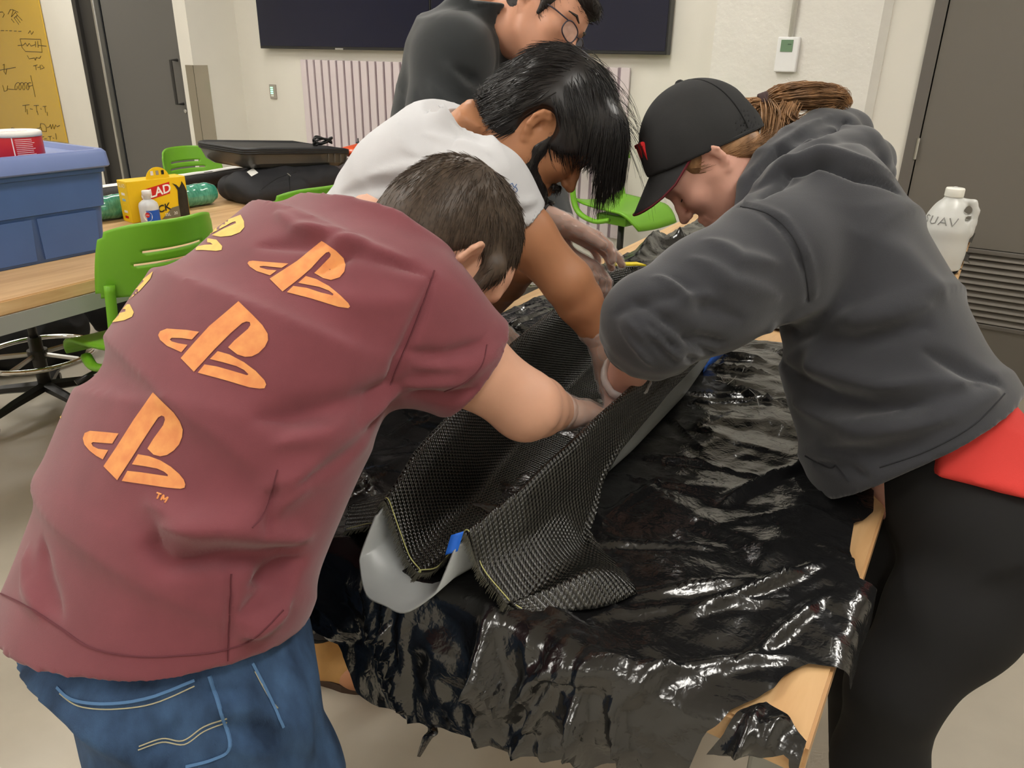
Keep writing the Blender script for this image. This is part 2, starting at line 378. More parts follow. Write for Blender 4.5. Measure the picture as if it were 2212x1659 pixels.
# two wall screens side by side
tvx0, tvx1 = PY(562, 102, YW-.07)[0], PY(1440, 118, YW-.07)[0]; tvz = PY(900, 110, YW-.07)[2]; tw = (tvx1-tvx0)/2; th = tw*9/16
scrm = mat('dark_screen', srgb(13, 17, 44), .16, spec=.6); bez = mat('screen_bezel', srgb(40, 40, 40), .35)
for i, lab in enumerate(('large dark wall screen beside the small keypad', 'large dark wall screen beside the concrete pier')):
    cx = tvx0+tw*(i+.5); r = empty('wall_screen', (cx, YW, tvz+th/2), label=lab, cat='screen', group='screens on the back wall')
    local(MB().box((cx, YW-.04, tvz+th/2), (tw-.004, .06, th), bev=.004).build('casing', bez), r)
    local(MB().box((cx, YW-.0715, tvz+th/2+.006), (tw-.022, .004, th-.026)).build('display', scrm), r)
    local(MB().box((cx, YW-.073, tvz+.004), (.075, .006, .012), bev=.002).build('badge', silver), r)
# ribbed acoustic panel
px0, px1 = PY(648, 128, YW-.03)[0], PY(1350, 148, YW-.03)[0]; pz1 = PY(900, 135, YW-.03)[2]; pz0 = .5
pr = empty('acoustic_panel', ((px0+px1)/2, YW, pz0), label='pale mauve ribbed acoustic panel below the wall screens', cat='panel')
local(MB().box(((px0+px1)/2, YW-.008, (pz0+pz1)/2), (px1-px0, .014, pz1-pz0)).build('backing', mat('mauve_felt_dark', srgb(168, 152, 160), .9)), pr)
slm = mat('mauve_felt', srgb(216, 204, 206), .9, bump=.1, bscale=400); pitch = .0745; n = int((px1-px0)/pitch)+1
sm = MB().box((0, 0, 0), (pitch*.74, .018, pz1-pz0), bev=.003).mesh('slat')
sm.materials.append(slm)
for i in range(n):
    o = bpy.data.objects.new('slat', sm); COL.objects.link(o); o.location = (px0+pitch*(i+.4), YW-.024, (pz0+pz1)/2); local(o, pr)
# keypad and thermostat with conduit
kc = PY(590, 198, YW-.006); k = empty('wall_keypad', (kc[0], YW, kc[2]), label='small grey wall keypad with green lights', cat='switch')
local(MB().box((kc[0], YW-.006, kc[2]), (.07, .012, .105), bev=.003).build('plate', mat('keypad_grey', srgb(168, 160, 150), .5)), k)
b = MB()
for i in range(4): b.box((kc[0]-.006, YW-.0135, kc[2]+.03-i*.014), (.026, .003, .008))
local(b.build('lights', mat('green_lights', srgb(190, 235, 210), .4, emit=srgb(150, 240, 190), estr=1.2)), k)
local(MB().box((kc[0]-.004, YW-.0135, kc[2]-.028), (.026, .003, .016)).build('button', mat('keypad_white', srgb(225, 225, 215), .4)), k)
tcn = PY(1700, 118, YW-.07); t = empty('thermostat', (tcn[0], YW-.05, tcn[2]), label='white wall thermostat with green display', cat='thermostat')
whitep = mat('white_plastic', srgb(236, 236, 236), .35)
local(MB().box((tcn[0], YW-.066, tcn[2]), (.108, .032, .165), bev=.006).build('case', whitep), t)
local(MB().box((tcn[0]-.004, YW-.0835, tcn[2]+.041), (.06, .003, .056), bev=.001).build('display', mat('lcd_green', srgb(112, 142, 112), .3)), t)
b = MB(); b.box((tcn[0]+.01, YW-.086, tcn[2]+.048), (.018, .002, .004)); local(b.build('digits', mat('lcd_dark', srgb(70, 92, 72), .4)), t)
o = MB().tube([(tcn[0]+.004, YW-.066, tcn[2]+.08), (tcn[0]+.004, YW-.066, ZC)], .0135, 10).build('conduit', concm, None, True); tag(o, 'white conduit running up the concrete pier from the thermostat', 'conduit')
# dark door with louvre grille
dkm = mat('dark_door_paint', srgb(110, 105, 97), .5, bump=.08, bscale=300); dkf = mat('dark_frame_paint', srgb(104, 99, 93), .45); gapm = mat('gap_black', srgb(18, 17, 16), .8)
d2 = empty('door_2', ((DX0+DX1)/2, YW, 0), kind='structure')
fw = PY(2040, 50, YW)[0]-DX0
for nm, c, s in (('frame', (DX0+fw/2, YW+.04, DZ/2), (fw, .12, DZ)), ('frame', (DX1-fw/2, YW+.04, DZ/2), (fw, .12, DZ)), ('frame', ((DX0+DX1)/2, YW+.04, DZ-fw/2), (DX1-DX0-2*fw, .12, fw))): dpart(nm, MB().box(c, s), dkf, d2)
gz1, gz0 = PY(2150, 541, YW)[2], PY(2150, 712, YW)[2]; gx0, gx1 = DX0+fw+.16, DX1-fw-.14; lx0, lx1 = DX0+fw+.006, DX1-fw-.006
b = MB(); ly = YW+.012
b.box(((lx0+lx1)/2, ly, (gz1+DZ-fw)/2), (lx1-lx0, .045, DZ-fw-gz1-.006)); b.box(((lx0+lx1)/2, ly, gz0/2+.005), (lx1-lx0, .045, gz0-.01)); b.box(((lx0+gx0)/2, ly, (gz0+gz1)/2), (gx0-lx0, .045, gz1-gz0)); b.box(((gx1+lx1)/2, ly, (gz0+gz1)/2), (lx1-gx1, .045, gz1-gz0))
dpart('door_leaf', b, dkm, d2)
dpart('gap', MB().box(((lx0+lx1)/2, YW+.06, DZ/2), (DX1-DX0-.02, .02, DZ-.02)), gapm, d2)
b = MB(); e = .022
b.box(((gx0+gx1)/2, YW-.014, gz1-e/2), (gx1-gx0+.04, .014, e), bev=.003); b.box(((gx0+gx1)/2, YW-.014, gz0+e/2), (gx1-gx0+.04, .014, e), bev=.003); b.box((gx0, YW-.014, (gz0+gz1)/2), (e, .014, gz1-gz0), bev=.003); b.box((gx1, YW-.014, (gz0+gz1)/2), (e, .014, gz1-gz0), bev=.003)
gr = dpart('grille_frame', b, dkf, d2)
ns = 11; sp = (gz1-gz0-2*e)/ns; a = math.radians(40); Rs = np.array(((1, 0, 0), (0, math.cos(a), -math.sin(a)), (0, math.sin(a), math.cos(a))))
lm = MB().box((0, 0, 0), (gx1-gx0-.01, .034, .006), R=Rs, bev=.002).mesh('louvre_slat'); lm.materials.append(mat('louvre_paint', srgb(132, 126, 118), .4))
for i in range(ns):
    o = bpy.data.objects.new('louvre_slat', lm); COL.objects.link(o); o.location = ((gx0+gx1)/2, YW-.004, gz0+e+sp*(i+.5)); local(o, d2)
for z in (PY(1975, 320, YW)[2], .25, 2.1): dpart('hinge', MB().tube([(DX0+fw, YW-.022, z-.05), (DX0+fw, YW-.022, z+.05)], .008, 8), silver, d2)
# baseboards
bbm = mat('baseboard_grey', srgb(120, 116, 110), .6)
struct('baseboard_back', MB().box(((XC+cx0)/2, YW-.006, .05), (cx0-XC, .012, .1)), bbm)
struct('baseboard_left', MB().box(((XL+LX0)/2, YC-.006, .05), (LX0-XL, .012, .1)), bbm)
# ceiling lamps: rows of long panels over the tables
lampm = mat('lamp_panel', (1, 1, 1, 1), .5, emit=(1, .965, .90, 1), estr=LIGHT_POWER); lbody = mat('lamp_body', srgb(230, 230, 230), .5)
for x in (-6.6, -4.2, -1.8, .6):
    for y in (-1.6, .7, 3.0):
        r = empty('ceiling_lamp', (x, y, ZC), label='long white ceiling lamp panel above the tables', cat='lamp', group='ceiling lamps in rows')
        local(MB().box((x, y, ZC-.03), (.34, 1.26, .06)).build('housing', lbody), r)
        local(MB().box((x, y, ZC-.063), (.30, 1.22, .006)).build('diffuser', lampm), r)
# ================================================================ tables, plastic sheet, mould, carbon cloth
T = .85
from mathutils.geometry import delaunay_2d_cdt
woodm = bpy.data.materials.new('maple_butcher_block'); woodm.use_nodes = True; nt = woodm.node_tree; N = nt.nodes; Lk = nt.links; bs = N['Principled BSDF']
tc = N.new('ShaderNodeTexCoord'); mp = N.new('ShaderNodeMapping'); mp.inputs['Scale'].default_value = (14, 1.1, 14); Lk.new(tc.outputs['Object'], mp.inputs['Vector'])
nz = N.new('ShaderNodeTexNoise'); nz.inputs['Scale'].default_value = 2.2; nz.inputs['Detail'].default_value = 8; nz.inputs['Distortion'].default_value = .6; Lk.new(mp.outputs['Vector'], nz.inputs['Vector'])
rp_ = N.new('ShaderNodeValToRGB'); rp_.color_ramp.elements[0].position = .3; rp_.color_ramp.elements[0].color = srgb(196, 152, 104); rp_.color_ramp.elements[1].position = .72; rp_.color_ramp.elements[1].color = srgb(226, 189, 140)
Lk.new(nz.outputs['Fac'], rp_.inputs['Fac']); Lk.new(rp_.outputs['Color'], bs.inputs['Base Color']); bs.inputs['Roughness'].default_value = .38
greym = mat('table_grey_metal', srgb(150, 150, 143), .45)
darkm = mat('dark_metal', srgb(58, 57, 54), .4, metal=.3)
def table(name, quad, label, leg_in=.14, apron=.055):
    """quad: near right, far right, far left, near left corners (x, y)"""
    q = [np.array(p, float) for p in quad]; c = sum(q)/4
    r = empty(name, (c[0], c[1], 0), label=label, cat='table')
    bm = bmesh.new(); vs = [bm.verts.new((p[0], p[1], z)) for z in (T-.045, T) for p in q]
    for f in ((0, 3, 2, 1), (4, 5, 6, 7), (0, 1, 5, 4), (1, 2, 6, 5), (2, 3, 7, 6), (3, 0, 4, 7)): bm.faces.new([vs[i] for i in f])
    bmesh.ops.recalc_face_normals(bm, faces=bm.faces[:]); bmesh.ops.bevel(bm, geom=bm.edges[:], offset=.004, segments=2, affect='EDGES')
    me = bpy.data.meshes.new('tabletop'); bm.to_mesh(me); bm.free(); local(link('tabletop', me, woodm), r)
    ins = [c+(p-c)*(1-leg_in/np.linalg.norm(p-c)) for p in q]
    for i in range(4):
        a, b_ = ins[i], ins[(i+1) % 4]; m_ = (a+b_)/2; an = math.atan2(*(b_-a)[::-1]); R = np.array(((math.cos(an), -math.sin(an), 0), (math.sin(an), math.cos(an), 0), (0, 0, 1)))
        local(MB().box((m_[0], m_[1], T-.045-apron/2), (np.linalg.norm(b_-a), .03, apron), R).build('apron', greym), r)
    for p in ins:
        l_ = local(MB().box((p[0], p[1], (T-.045)/2+.01), (.06, .06, T-.065), bev=.006).build('leg', greym), r)
    return r
table('work_table', [(-.047, .706), (-.09, 4.16), (-1.27, 4.16), (-1.19, .706)], 'long maple table covered with black plastic sheeting')
table('side_table', [(-2.40, .2), (-2.60, 3.55), (-3.82, 3.55), (-3.62, .2)], 'maple table with grey metal apron carrying the blue tote', leg_in=.03)

plasm = bpy.data.materials.new('black_plastic_film'); plasm.use_nodes = True; nt = plasm.node_tree; N = nt.nodes; Lk = nt.links; bs = N['Principled BSDF']
bs.inputs['Base Color'].default_value = srgb(20, 20, 21); bs.inputs['Roughness'].default_value = .19; bs.inputs['Specular IOR Level'].default_value = 1.0
tc = N.new('ShaderNodeTexCoord'); v1 = N.new('ShaderNodeTexVoronoi'); v1.feature = 'DISTANCE_TO_EDGE'; v1.inputs['Scale'].default_value = 11
n1 = N.new('ShaderNodeTexNoise'); n1.inputs['Scale'].default_value = 9; n1.inputs['Detail'].default_value = 5; n2 = N.new('ShaderNodeTexNoise'); n2.inputs['Scale'].default_value = 55; n2.inputs['Detail'].default_value = 5; n2.inputs['Distortion'].default_value = 1.5
mx = N.new('ShaderNodeVectorMath'); mx.operation = 'ADD'; Lk.new(tc.outputs['Object'], mx.inputs[0]); Lk.new(n1.outputs['Color'], mx.inputs[1]); Lk.new(mx.outputs[0], v1.inputs['Vector'])
for n_ in (n1, n2): Lk.new(tc.outputs['Object'], n_.inputs['Vector'])
b1 = N.new('ShaderNodeBump'); b1.inputs['Strength'].default_value = .22; b1.inputs['Distance'].default_value = .004; Lk.new(v1.outputs['Distance'], b1.inputs['Height'])
b2 = N.new('ShaderNodeBump'); b2.inputs['Strength'].default_value = .10; b2.inputs['Distance'].default_value = .003; Lk.new(n2.outputs['Fac'], b2.inputs['Height']); Lk.new(b1.outputs['Normal'], b2.inputs['Normal']); Lk.new(b2.outputs['Normal'], bs.inputs['Normal'])

def inpoly(x, y, poly):
    r = np.zeros(x.shape, bool); n = len(poly)
    for i in range(n):
        x0, y0 = poly[i]; x1, y1 = poly[(i+1) % n]
        if y0 == y1: continue
        c = ((y0 > y) != (y1 > y)) & (x < (x1-x0)*(y-y0)/(y1-y0)+x0); r ^= c
    return r
def snap(p, poly):
    best = None; bd_ = 9
    for i in range(len(poly)):
        a = np.array(poly[i]); b_ = np.array(poly[(i+1) % len(poly)]); e = b_-a; t = np.clip((p-a) @ e/(e @ e+1e-12), 0, 1); q = a+t*e; d = np.linalg.norm(p-q)
        if d < bd_: bd_, best = d, q
    return best
YE = .706
def facets(P2, sp, seed, st):
    """piecewise-flat crumple: random sites with random heights, linear between them"""
    rg = np.random.RandomState(seed); st = np.array(st, float); Q = P2*st/sp; lo, hi = Q.min(0)-2, Q.max(0)+2
    gx, gy = np.meshgrid(np.arange(lo[0], hi[0]), np.arange(lo[1], hi[1])); S_ = np.stack([gx.ravel(), gy.ravel()], 1)+rg.uniform(-.45, .45, (gx.size, 2)); hz = rg.rand(len(S_))**1.6
    r = delaunay_2d_cdt([Vector(p) for p in S_], [], [], 0, 1e-6); out = np.zeros(len(Q)); ids = np.floor(Q-lo).astype(int); W_ = ids[:, 1].max()+3; key = {}
    for k, (i, j) in enumerate(ids): key.setdefault((i, j), []).append(k)
    vv = np.array([(v.x, v.y) for v in r[0]]); org = [o_[0] if o_ else 0 for o_ in r[3]]
    for t in r[2]:
        a, b_, c = vv[t[0]], vv[t[1]], vv[t[2]]; i0 = np.floor(np.minimum(np.minimum(a, b_), c)-lo).astype(int); i1 = np.floor(np.maximum(np.maximum(a, b_), c)-lo).astype(int)
        ks = [k for i in range(i0[0], i1[0]+1) for j in range(i0[1], i1[1]+1) for k in key.get((i, j), ())]
        if not ks: continue
        q = Q[ks]-a; e1, e2 = b_-a, c-a; det = e1[0]*e2[1]-e1[1]*e2[0]
        if abs(det) < 1e-9: continue
        u = (q[:, 0]*e2[1]-q[:, 1]*e2[0])/det; v = (q[:, 1]*e1[0]-q[:, 0]*e1[1])/det; m = (u >= -1e-6) & (v >= -1e-6) & (u+v <= 1+1e-6)
        h0, h1, h2 = hz[org[t[0]]], hz[org[t[1]]], hz[org[t[2]]]; kk = np.array(ks)[m]; out[kk] = h0+(h1-h0)*u[m]+(h2-h0)*v[m]
    return out
def xe(y): return -.047-(y-YE)*.0125       # right edge of the work table
def sheet(name, poly, h, amp, seed, folds, lift=0):
    poly = [tuple(p) for p in poly]; A = np.array(poly); lo, hi = A.min(0)-h, A.max(0)+h
    nx, ny = ((hi-lo)/h).astype(int)+1; X, Y = np.meshgrid(lo[0]+np.arange(nx)*h, lo[1]+np.arange(ny)*h, indexing='ij')
    ins = inpoly(X, Y, poly); q = ins[:-1, :-1] | ins[1:, :-1] | ins[:-1, 1:] | ins[1:, 1:]
    idx = -np.ones((nx, ny), int); vs = []; fs = []
    use = np.zeros((nx, ny), bool)
    for dx in (0, 1):
        for dy in (0, 1): use[dx:nx-1+dx, dy:ny-1+dy] |= q
    P2 = []
    for i, j in np.argwhere(use):
        p = np.array((X[i, j], Y[i, j]))
        if not ins[i, j]: p = snap(p, poly)
        idx[i, j] = len(P2); P2.append(p)
    P2 = np.array(P2)
    for i, j in np.argwhere(q): fs.append((idx[i, j], idx[i+1, j], idx[i+1, j+1], idx[i, j+1]))
    # crumple heights
    Hh = np.zeros(len(P2)); sd = seed*17.3
    Hh += amp*1.9*facets(P2, .085, seed, (1, 1.7))+amp*.75*facets(P2, .036, seed+50, (1.5, 1))+amp*.28*facets(P2, .017, seed+90, (1, 1.3))
    for (a, b_, w_, am) in folds:
        a = np.array(a, float); b_ = np.array(b_, float); e = b_-a; t = np.clip(((P2-a) @ e)/(e @ e), 0, 1)
        D = np.linalg.norm(P2-a-t[:, None]*e, axis=1); Hh += am*np.maximum(0, 1-D/w_)**1.5*np.sin(np.pi*np.clip(t, .03, .97))**.5
    Hh = np.maximum(Hh, 0)+.003+lift
    R = .012; V = np.zeros((len(P2), 3))
    for k, (x, y) in enumerate(P2):
        px, py, pz = x, y, T; nv = np.array((0, 0, 1.0))
        oy = YE-y; ox = x-xe(y)
        if oy > 0:
            an = min(oy/R, math.pi/2*.96); rest = max(0, oy-R*math.pi/2*.96)
            py = YE-R*math.sin(an)-rest*math.cos(an); pz = T-R*(1-math.cos(an))-rest*math.sin(an); nv = np.array((0, -math.sin(an), math.cos(an)))
        if ox > 0:
            an = min(ox/R, math.pi/2*.9); rest = max(0, ox-R*math.pi/2*.9)
            px = xe(y)+R*math.sin(an)+rest*math.cos(an); pz = pz-R*(1-math.cos(an))-rest*math.sin(an); nv = nv+np.array((math.sin(an), 0, 0)); nv /= np.linalg.norm(nv)
        hh = Hh[k]*(1+1.3*min(1, max(0, oy)/.08))
        V[k] = np.array((px, py, pz))+nv*hh
    me = bpy.data.meshes.new(name); me.from_pydata([tuple(v) for v in V], [], fs); me.update(); o = link(name, me, plasm, None, True); return o
def tp(x, y): p = PZ(x, y, T+.004); return (p[0], p[1])
def hg(x, y): p = PY(x, y, YE-.02); return (p[0], YE-(T-p[2]))
out = [(-1.16, 2.04), (-1.17, 1.3), (-1.165, .70), (-1.15, .58), (-1.0, .55), (-.9, .60)]+[hg(*p) for p in ((625, 1270), (670, 1340), (715, 1362), (760, 1395), (785, 1440), (800, 1480), (850, 1505), (900, 1532), (950, 1550), (1040, 1572), (1130, 1605), (1250, 1628), (1400, 1650), (1480, 1668))]
out += [hg(1500, 1645), hg(1522, 1590)]+[tp(*p) for p in ((1560, 1548), (1600, 1530), (1640, 1512), (1672, 1495), (1690, 1470), (1720, 1448), (1742, 1438))]
out += [(xe(.86)+.055, .875), (xe(.9)+.06, .93), (xe(1.)+.045, 1.0), (xe(1.05)+.03, 1.05), tp(1856, 1262), tp(1834, 1195), tp(1842, 1140), tp(1885, 1112), (-.085, 1.36), (-.10, 1.6), (-.12, 1.9), tp(1700, 745), tp(1640, 738), tp(1560, 720), (-.62, 2.0), (-.9, 2.05)]
rf = random.Random(11); fl = []
def pf(a, b_, w_, am): fl.append((tp(*a), tp(*b_), w_, am))
for a, b_, w_, am in [((1370, 1290), (1730, 1250), .012, .014), ((1300, 1330), (1700, 1300), .010, .010), ((1250, 1180), (1560, 1185), .010, .012), ((1450, 865), (1640, 855), .012, .016), ((1470, 880), (1640, 868), .010, .012), ((1400, 985), (1700, 1045), .008, .008), ((1560, 1090), (1720, 1010), .016, .02), ((1310, 1120), (1420, 1050), .012, .012), ((1430, 890), (1540, 1000), .008, .006), ((1540, 830), (1690, 880), .014, .02), ((1500, 800), (1660, 815), .012, .018), ((1530, 765), (1650, 790), .012, .018), ((1560, 1140), (1700, 1110), .01, .01), ((1470, 1340), (1780, 1220), .012, .018), ((1600, 1440), (1780, 1290), .012, .014), ((820, 960), (930, 900), .012, .012), ((700, 1110), (830, 1030), .012, .014), ((760, 1060), (860, 1000), .01, .01), ((1330, 1480), (1700, 1420), .014, .016), ((1080, 720), (1190, 670), .012, .014), ((1090, 690), (1180, 650), .01, .012), ((1250, 1420), (1500, 1480), .018, .02), ((1150, 1400), (1350, 1440), .012, .012)]: pf(a, b_, w_, am)
for i in range(46):
    x = rf.uniform(-1.1, -.15); y = rf.uniform(.55, 2.0); a = rf.uniform(-.5, .9); l_ = rf.uniform(.06, .25)
    fl.append(((x, y), (x+l_*math.cos(a), y+l_*math.sin(a)), rf.uniform(.006, .014), rf.uniform(.004, .011)))
for i in range(14):
    x = rf.uniform(-.9, -.2); fl.append(((x, .70), (x+rf.uniform(-.08, .08), .70-rf.uniform(.08, .24)), rf.uniform(.01, .02), rf.uniform(.008, .016)))
s1 = sheet('plastic_sheet', out, .0075, .006, 1, fl); tag(s1, 'crumpled wet black plastic sheet under the carbon cloth, hanging over the table end', 'plastic sheet')
b = MB(); cs = [PY(925, 1545, YE-.03), PY(938, 1578, YE-.05), PY(925, 1595, YE-.06), PY(905, 1635, YE-.05)]; wv = [.012, .012, .011, .004]; nv = np.array((.9, .1, .25))
g = [[c-nv*w_, c+nv*w_*.6] for c, w_ in zip(spline(cs, 4), np.interp(np.linspace(0, 3, 13), range(4), wv))]; b.grid(g)
o = b.build('torn_strip', plasm, None, True); local(o, s1)
mod = o.modifiers.new('s', 'SOLIDIFY'); mod.thickness = .0015
# corner flap
fo = [tp(1528, 1588), tp(1600, 1540), tp(1655, 1517), tp(1700, 1550), tp(1722, 1585), (xe(YE)-.004, YE+.002), (xe(YE)-.004, YE-.055), hg(1700, 1648), hg(1600, 1634), hg(1530, 1628)]
fl2 = [(tp(1560, 1590), tp(1690, 1570), .012, .012), (tp(1600, 1600), tp(1640, 1530), .01, .012), (tp(1650, 1600), tp(1700, 1560), .01, .01)]
s2 = sheet('plastic_flap', fo, .005, .004, 3, fl2); tag(s2, 'small loose black plastic flap folded over the table corner', 'plastic sheet')
# far sheet
rr = random.Random(5); far = [(-1.19, 4.05), (-1.175, 3.2), (-1.17, 2.6), (-1.165, 2.10), (-.9, 2.14), (-.55, 2.12), (-.2, 2.11), (-.14, 2.3), (-.13, 3.0)]
for yy, xx in ((3.15, .004), (3.2, -.02), (3.28, -.02), (3.30, .012), (3.50, .012), (3.54, -.03), (3.68, -.03), (3.72, .006), (3.95, .006), (4.0, -.06)): far.append((xe(yy)+xx, yy))
fl3 = [((-1.1, 2.62), (-1.16, 3.0), .05, .06), ((-1.12, 2.85), (-.9, 3.2), .04, .05), ((-1.15, 3.0), (-.85, 2.8), .03, .04)]
for i in range(30):
    x = rr.uniform(-1.15, -.2); y = rr.uniform(2.2, 3.9); a = rr.uniform(-1, 2); l_ = rr.uniform(.1, .4); fl3.append(((x, y), (x+l_*math.cos(a), y+l_*math.sin(a)), .016, rr.uniform(.006, .02)))
s3 = sheet('plastic_sheet', far, .014, .008, 2, fl3); tag(s3, 'rumpled black plastic sheet spread over the far half of the table beneath the jug', 'plastic sheet')

# ---- mould: long open trough of milky plastic
MY = [.70, .80, .88, .95, 1.2, 1.5, 1.78, 1.92, 2.0]
MXL = [-.662, -.676, -.684, -.70, -.752, -.797, -.835, -.80, -.72]
MXR = [-.518, -.487, -.477, -.47, -.466, -.478, -.51, -.56, -.64]
MZ = [.938, .975, .995, 1.008, 1.025, 1.03, 1.03, 1.02, 1.012]
def mv(y): return np.interp(y, MY, MXL), np.interp(y, MY, MXR), np.interp(y, MY, MZ)
moldm = mat('milky_plastic', srgb(178, 182, 182), .32, trans=.25, var=.12, vscale=9)
def usec(y, n=40, flare=.003, base=.006):
    xl, xr, zr = mv(y); z0 = T+base; rad = min(.05, (xr-xl)*.3)
    pts = [(xl, zr), (xl+flare*.5, (zr+z0)/2), (xl+flare+.006, z0+rad*.6), (xl+flare+rad*.8, z0+.002), ((xl+xr)/2, z0), (xr-flare-rad*.8, z0+.002), (xr-flare-.006, z0+rad*.6), (xr-flare*.5, (zr+z0)/2), (xr, zr)]
    s = spline(pts, 5); return s
g = []
for y in list(np.linspace(.70, .95, 12))+list(np.linspace(1.0, 2.0, 30)):
    s = usec(y); zr = mv(y)[2]
    if y == .70:                                   # bottom lip runs out past the cloth over the table edge
        s2_ = s.copy(); g.append([(x, y-.075*(1-min(1, (z-T)/.09))-.004, z) for x, z in s2_])
    g.append([(x, y, z) for x, z in s])
b = MB(); b.grid(np.array(g)); o = b.build('trough_mould', moldm, None, True); mod = o.modifiers.new('s', 'SOLIDIFY'); mod.thickness = .003; mod.offset = -1
mould = tag(o, 'long milky plastic trough mould lined with carbon cloth on the table', 'mould')
# end wall of the trough
xl, xr, zr = mv(2.0); s = usec(2.0); bb = MB(); bb.add([(x, 2.0, z) for x, z in s], [tuple(range(len(s)))]); local(bb.build('end_wall', moldm), mould)
tapem = mat('blue_tape', srgb(38, 110, 226), .55)
def ribbon(name, pts, wvec, m, parent=None, th=.0008):
    wvec = np.array(wvec, float); q = spline(pts, 5); b = MB(); b.grid([[p-wvec, p+wvec] for p in q]); o = b.build(name, m, None, True); md = o.modifiers.new('s', 'SOLIDIFY'); md.thickness = th
    if parent: local(o, parent)
    return o
xl, xr, zr = mv(.705)
ribbon('blue_tape', [P(988, 1152, np.dot(np.array((xr+.004, .70, zr))-CAM, FW)-.004), P(975, 1195, np.dot(np.array((xr+.004, .69, zr-.03))-CAM, FW)-.004)], (.007, .005, .003), tapem, mould)
tb = empty('tape_strip', PZ(1540, 775, T+.02), label='blue tape strip stuck along the outside of the mould', cat='tape')
ribbon('tape_band', [PZ(1520, 797, T+.02), PZ(1540, 775, T+.03), PZ(1566, 752, T+.03)], (.0, .0, .016), tapem, tb)
# ---- carbon cloth
carbm = bpy.data.materials.new('carbon_twill'); carbm.use_nodes = True; nt = carbm.node_tree; N = nt.nodes; Lk = nt.links; bs = N['Principled BSDF']
uvn = N.new('ShaderNodeUVMap'); sep = N.new('ShaderNodeSeparateXYZ'); Lk.new(uvn.outputs['UV'], sep.inputs[0])
def wv_(src, per, ph=0):
    m1 = N.new('ShaderNodeMath'); m1.operation = 'MULTIPLY'; m1.inputs[1].default_value = 2*math.pi/per; Lk.new(src, m1.inputs[0])
    m2 = N.new('ShaderNodeMath'); m2.operation = 'SINE'; Lk.new(m1.outputs[0], m2.inputs[0]); return m2.outputs[0]
def mth(op, a, b_):
    m1 = N.new('ShaderNodeMath'); m1.operation = op
    for i, q in enumerate((a, b_)):
        if isinstance(q, (int, float)): m1.inputs[i].default_value = q
        else: Lk.new(q, m1.inputs[i])
    return m1.outputs[0]
dg_ = mth('ADD', sep.outputs[0], mth('MULTIPLY', sep.outputs[1], .35)); dg2 = mth('ADD', sep.outputs[1], mth('MULTIPLY', sep.outputs[0], .12))
a1 = wv_(dg2, .0078); a2 = wv_(dg_, .0052)
hgt = mth('ADD', mth('MULTIPLY', a1, .7), mth('MULTIPLY', mth('MULTIPLY', a1, a2), .5))
rmp = N.new('ShaderNodeValToRGB'); rmp.color_ramp.elements[0].position = .38; rmp.color_ramp.elements[0].color = srgb(12, 12, 12); rmp.color_ramp.elements[1].position = .9; rmp.color_ramp.elements[1].color = srgb(60, 59, 53)
Lk.new(mth('ADD', mth('MULTIPLY', hgt, .42), .5), rmp.inputs['Fac']); Lk.new(rmp.outputs['Color'], bs.inputs['Base Color'])
bp = N.new('ShaderNodeBump'); bp.inputs['Strength'].default_value = .8; bp.inputs['Distance'].default_value = .0012; Lk.new(hgt, bp.inputs['Height']); Lk.new(bp.outputs['Normal'], bs.inputs['Normal'])
bs.inputs['Roughness'].default_value = .22; bs.inputs['Specular IOR Level'].default_value = 1.0; bs.inputs['Metallic'].default_value = .25
CY = list(np.linspace(.715, 1.02, 26))+list(np.linspace(1.045, 1.985, 44)); rows = []
for y in CY:
    xl, xr, zr = mv(y); z0 = T+.014
    # left flap reaches further out near the front; right flap folds onto the table near the front
    lf = np.interp(y, [.715, .78, .9, 1.1, 1.4, 2.0], [.085, .13, .07, .035, .03, .03]); lz = np.interp(y, [.715, .9, 1.1, 1.4, 2.0], [T+.016, T+.014, T+.03, .95, .96])
    ro = np.interp(y, [.715, .74, .78, .84, .885, .92, 1.0, 1.3, 2.0], [.075, .10, .14, .155, .10, .03, .008, .004, .004]); rz = np.interp(y, [.715, .9, .97, 1.06, 1.2, 1.4, 2.0], [T+.012, T+.012, .90, .945, .965, .972, .975])
    mid = np.interp(y, [.715, .80, .9, 1.0], [.03, .02, .01, .0])
    foldz = .03*math.exp(-((y-.80)/.05)**2)        # tube-like fold of the flap
    L_ = [(xl-lf, lz), (xl-lf*.55, lz+.006+.2*(zr-lz)), (xl-.012, zr-.035), (xl-.003, zr+.002), (xl+.006, zr+.006), (xl+.018, zr-.02), (xl+.03, (zr+z0)/2), (xl+.05, z0+.012), (xl+.075, z0+.002)]
    M_ = [((xl+xr)/2, z0-.002)]
    R_ = [(xr-.075, z0+.002), (xr-.05, z0+.012), (xr-.03, (zr+z0)/2), (xr-.018, zr-.02), (xr-.006, zr+.006), (xr+.004, zr+.002), (xr+.010+mid*.3, zr-.03), (xr+.012+mid*.8, (zr*.45+rz*.55)), (xr+.014+mid*1.3+ro*.25, rz+.012+.35*foldz), (xr+.014+ro*.7, rz+.006+foldz), (xr+.014+ro, rz)]
    rows.append(spline(L_+M_+R_, 5))
G = np.zeros((len(CY), len(rows[0]), 3)); UV = np.zeros((len(CY), len(rows[0]), 2))
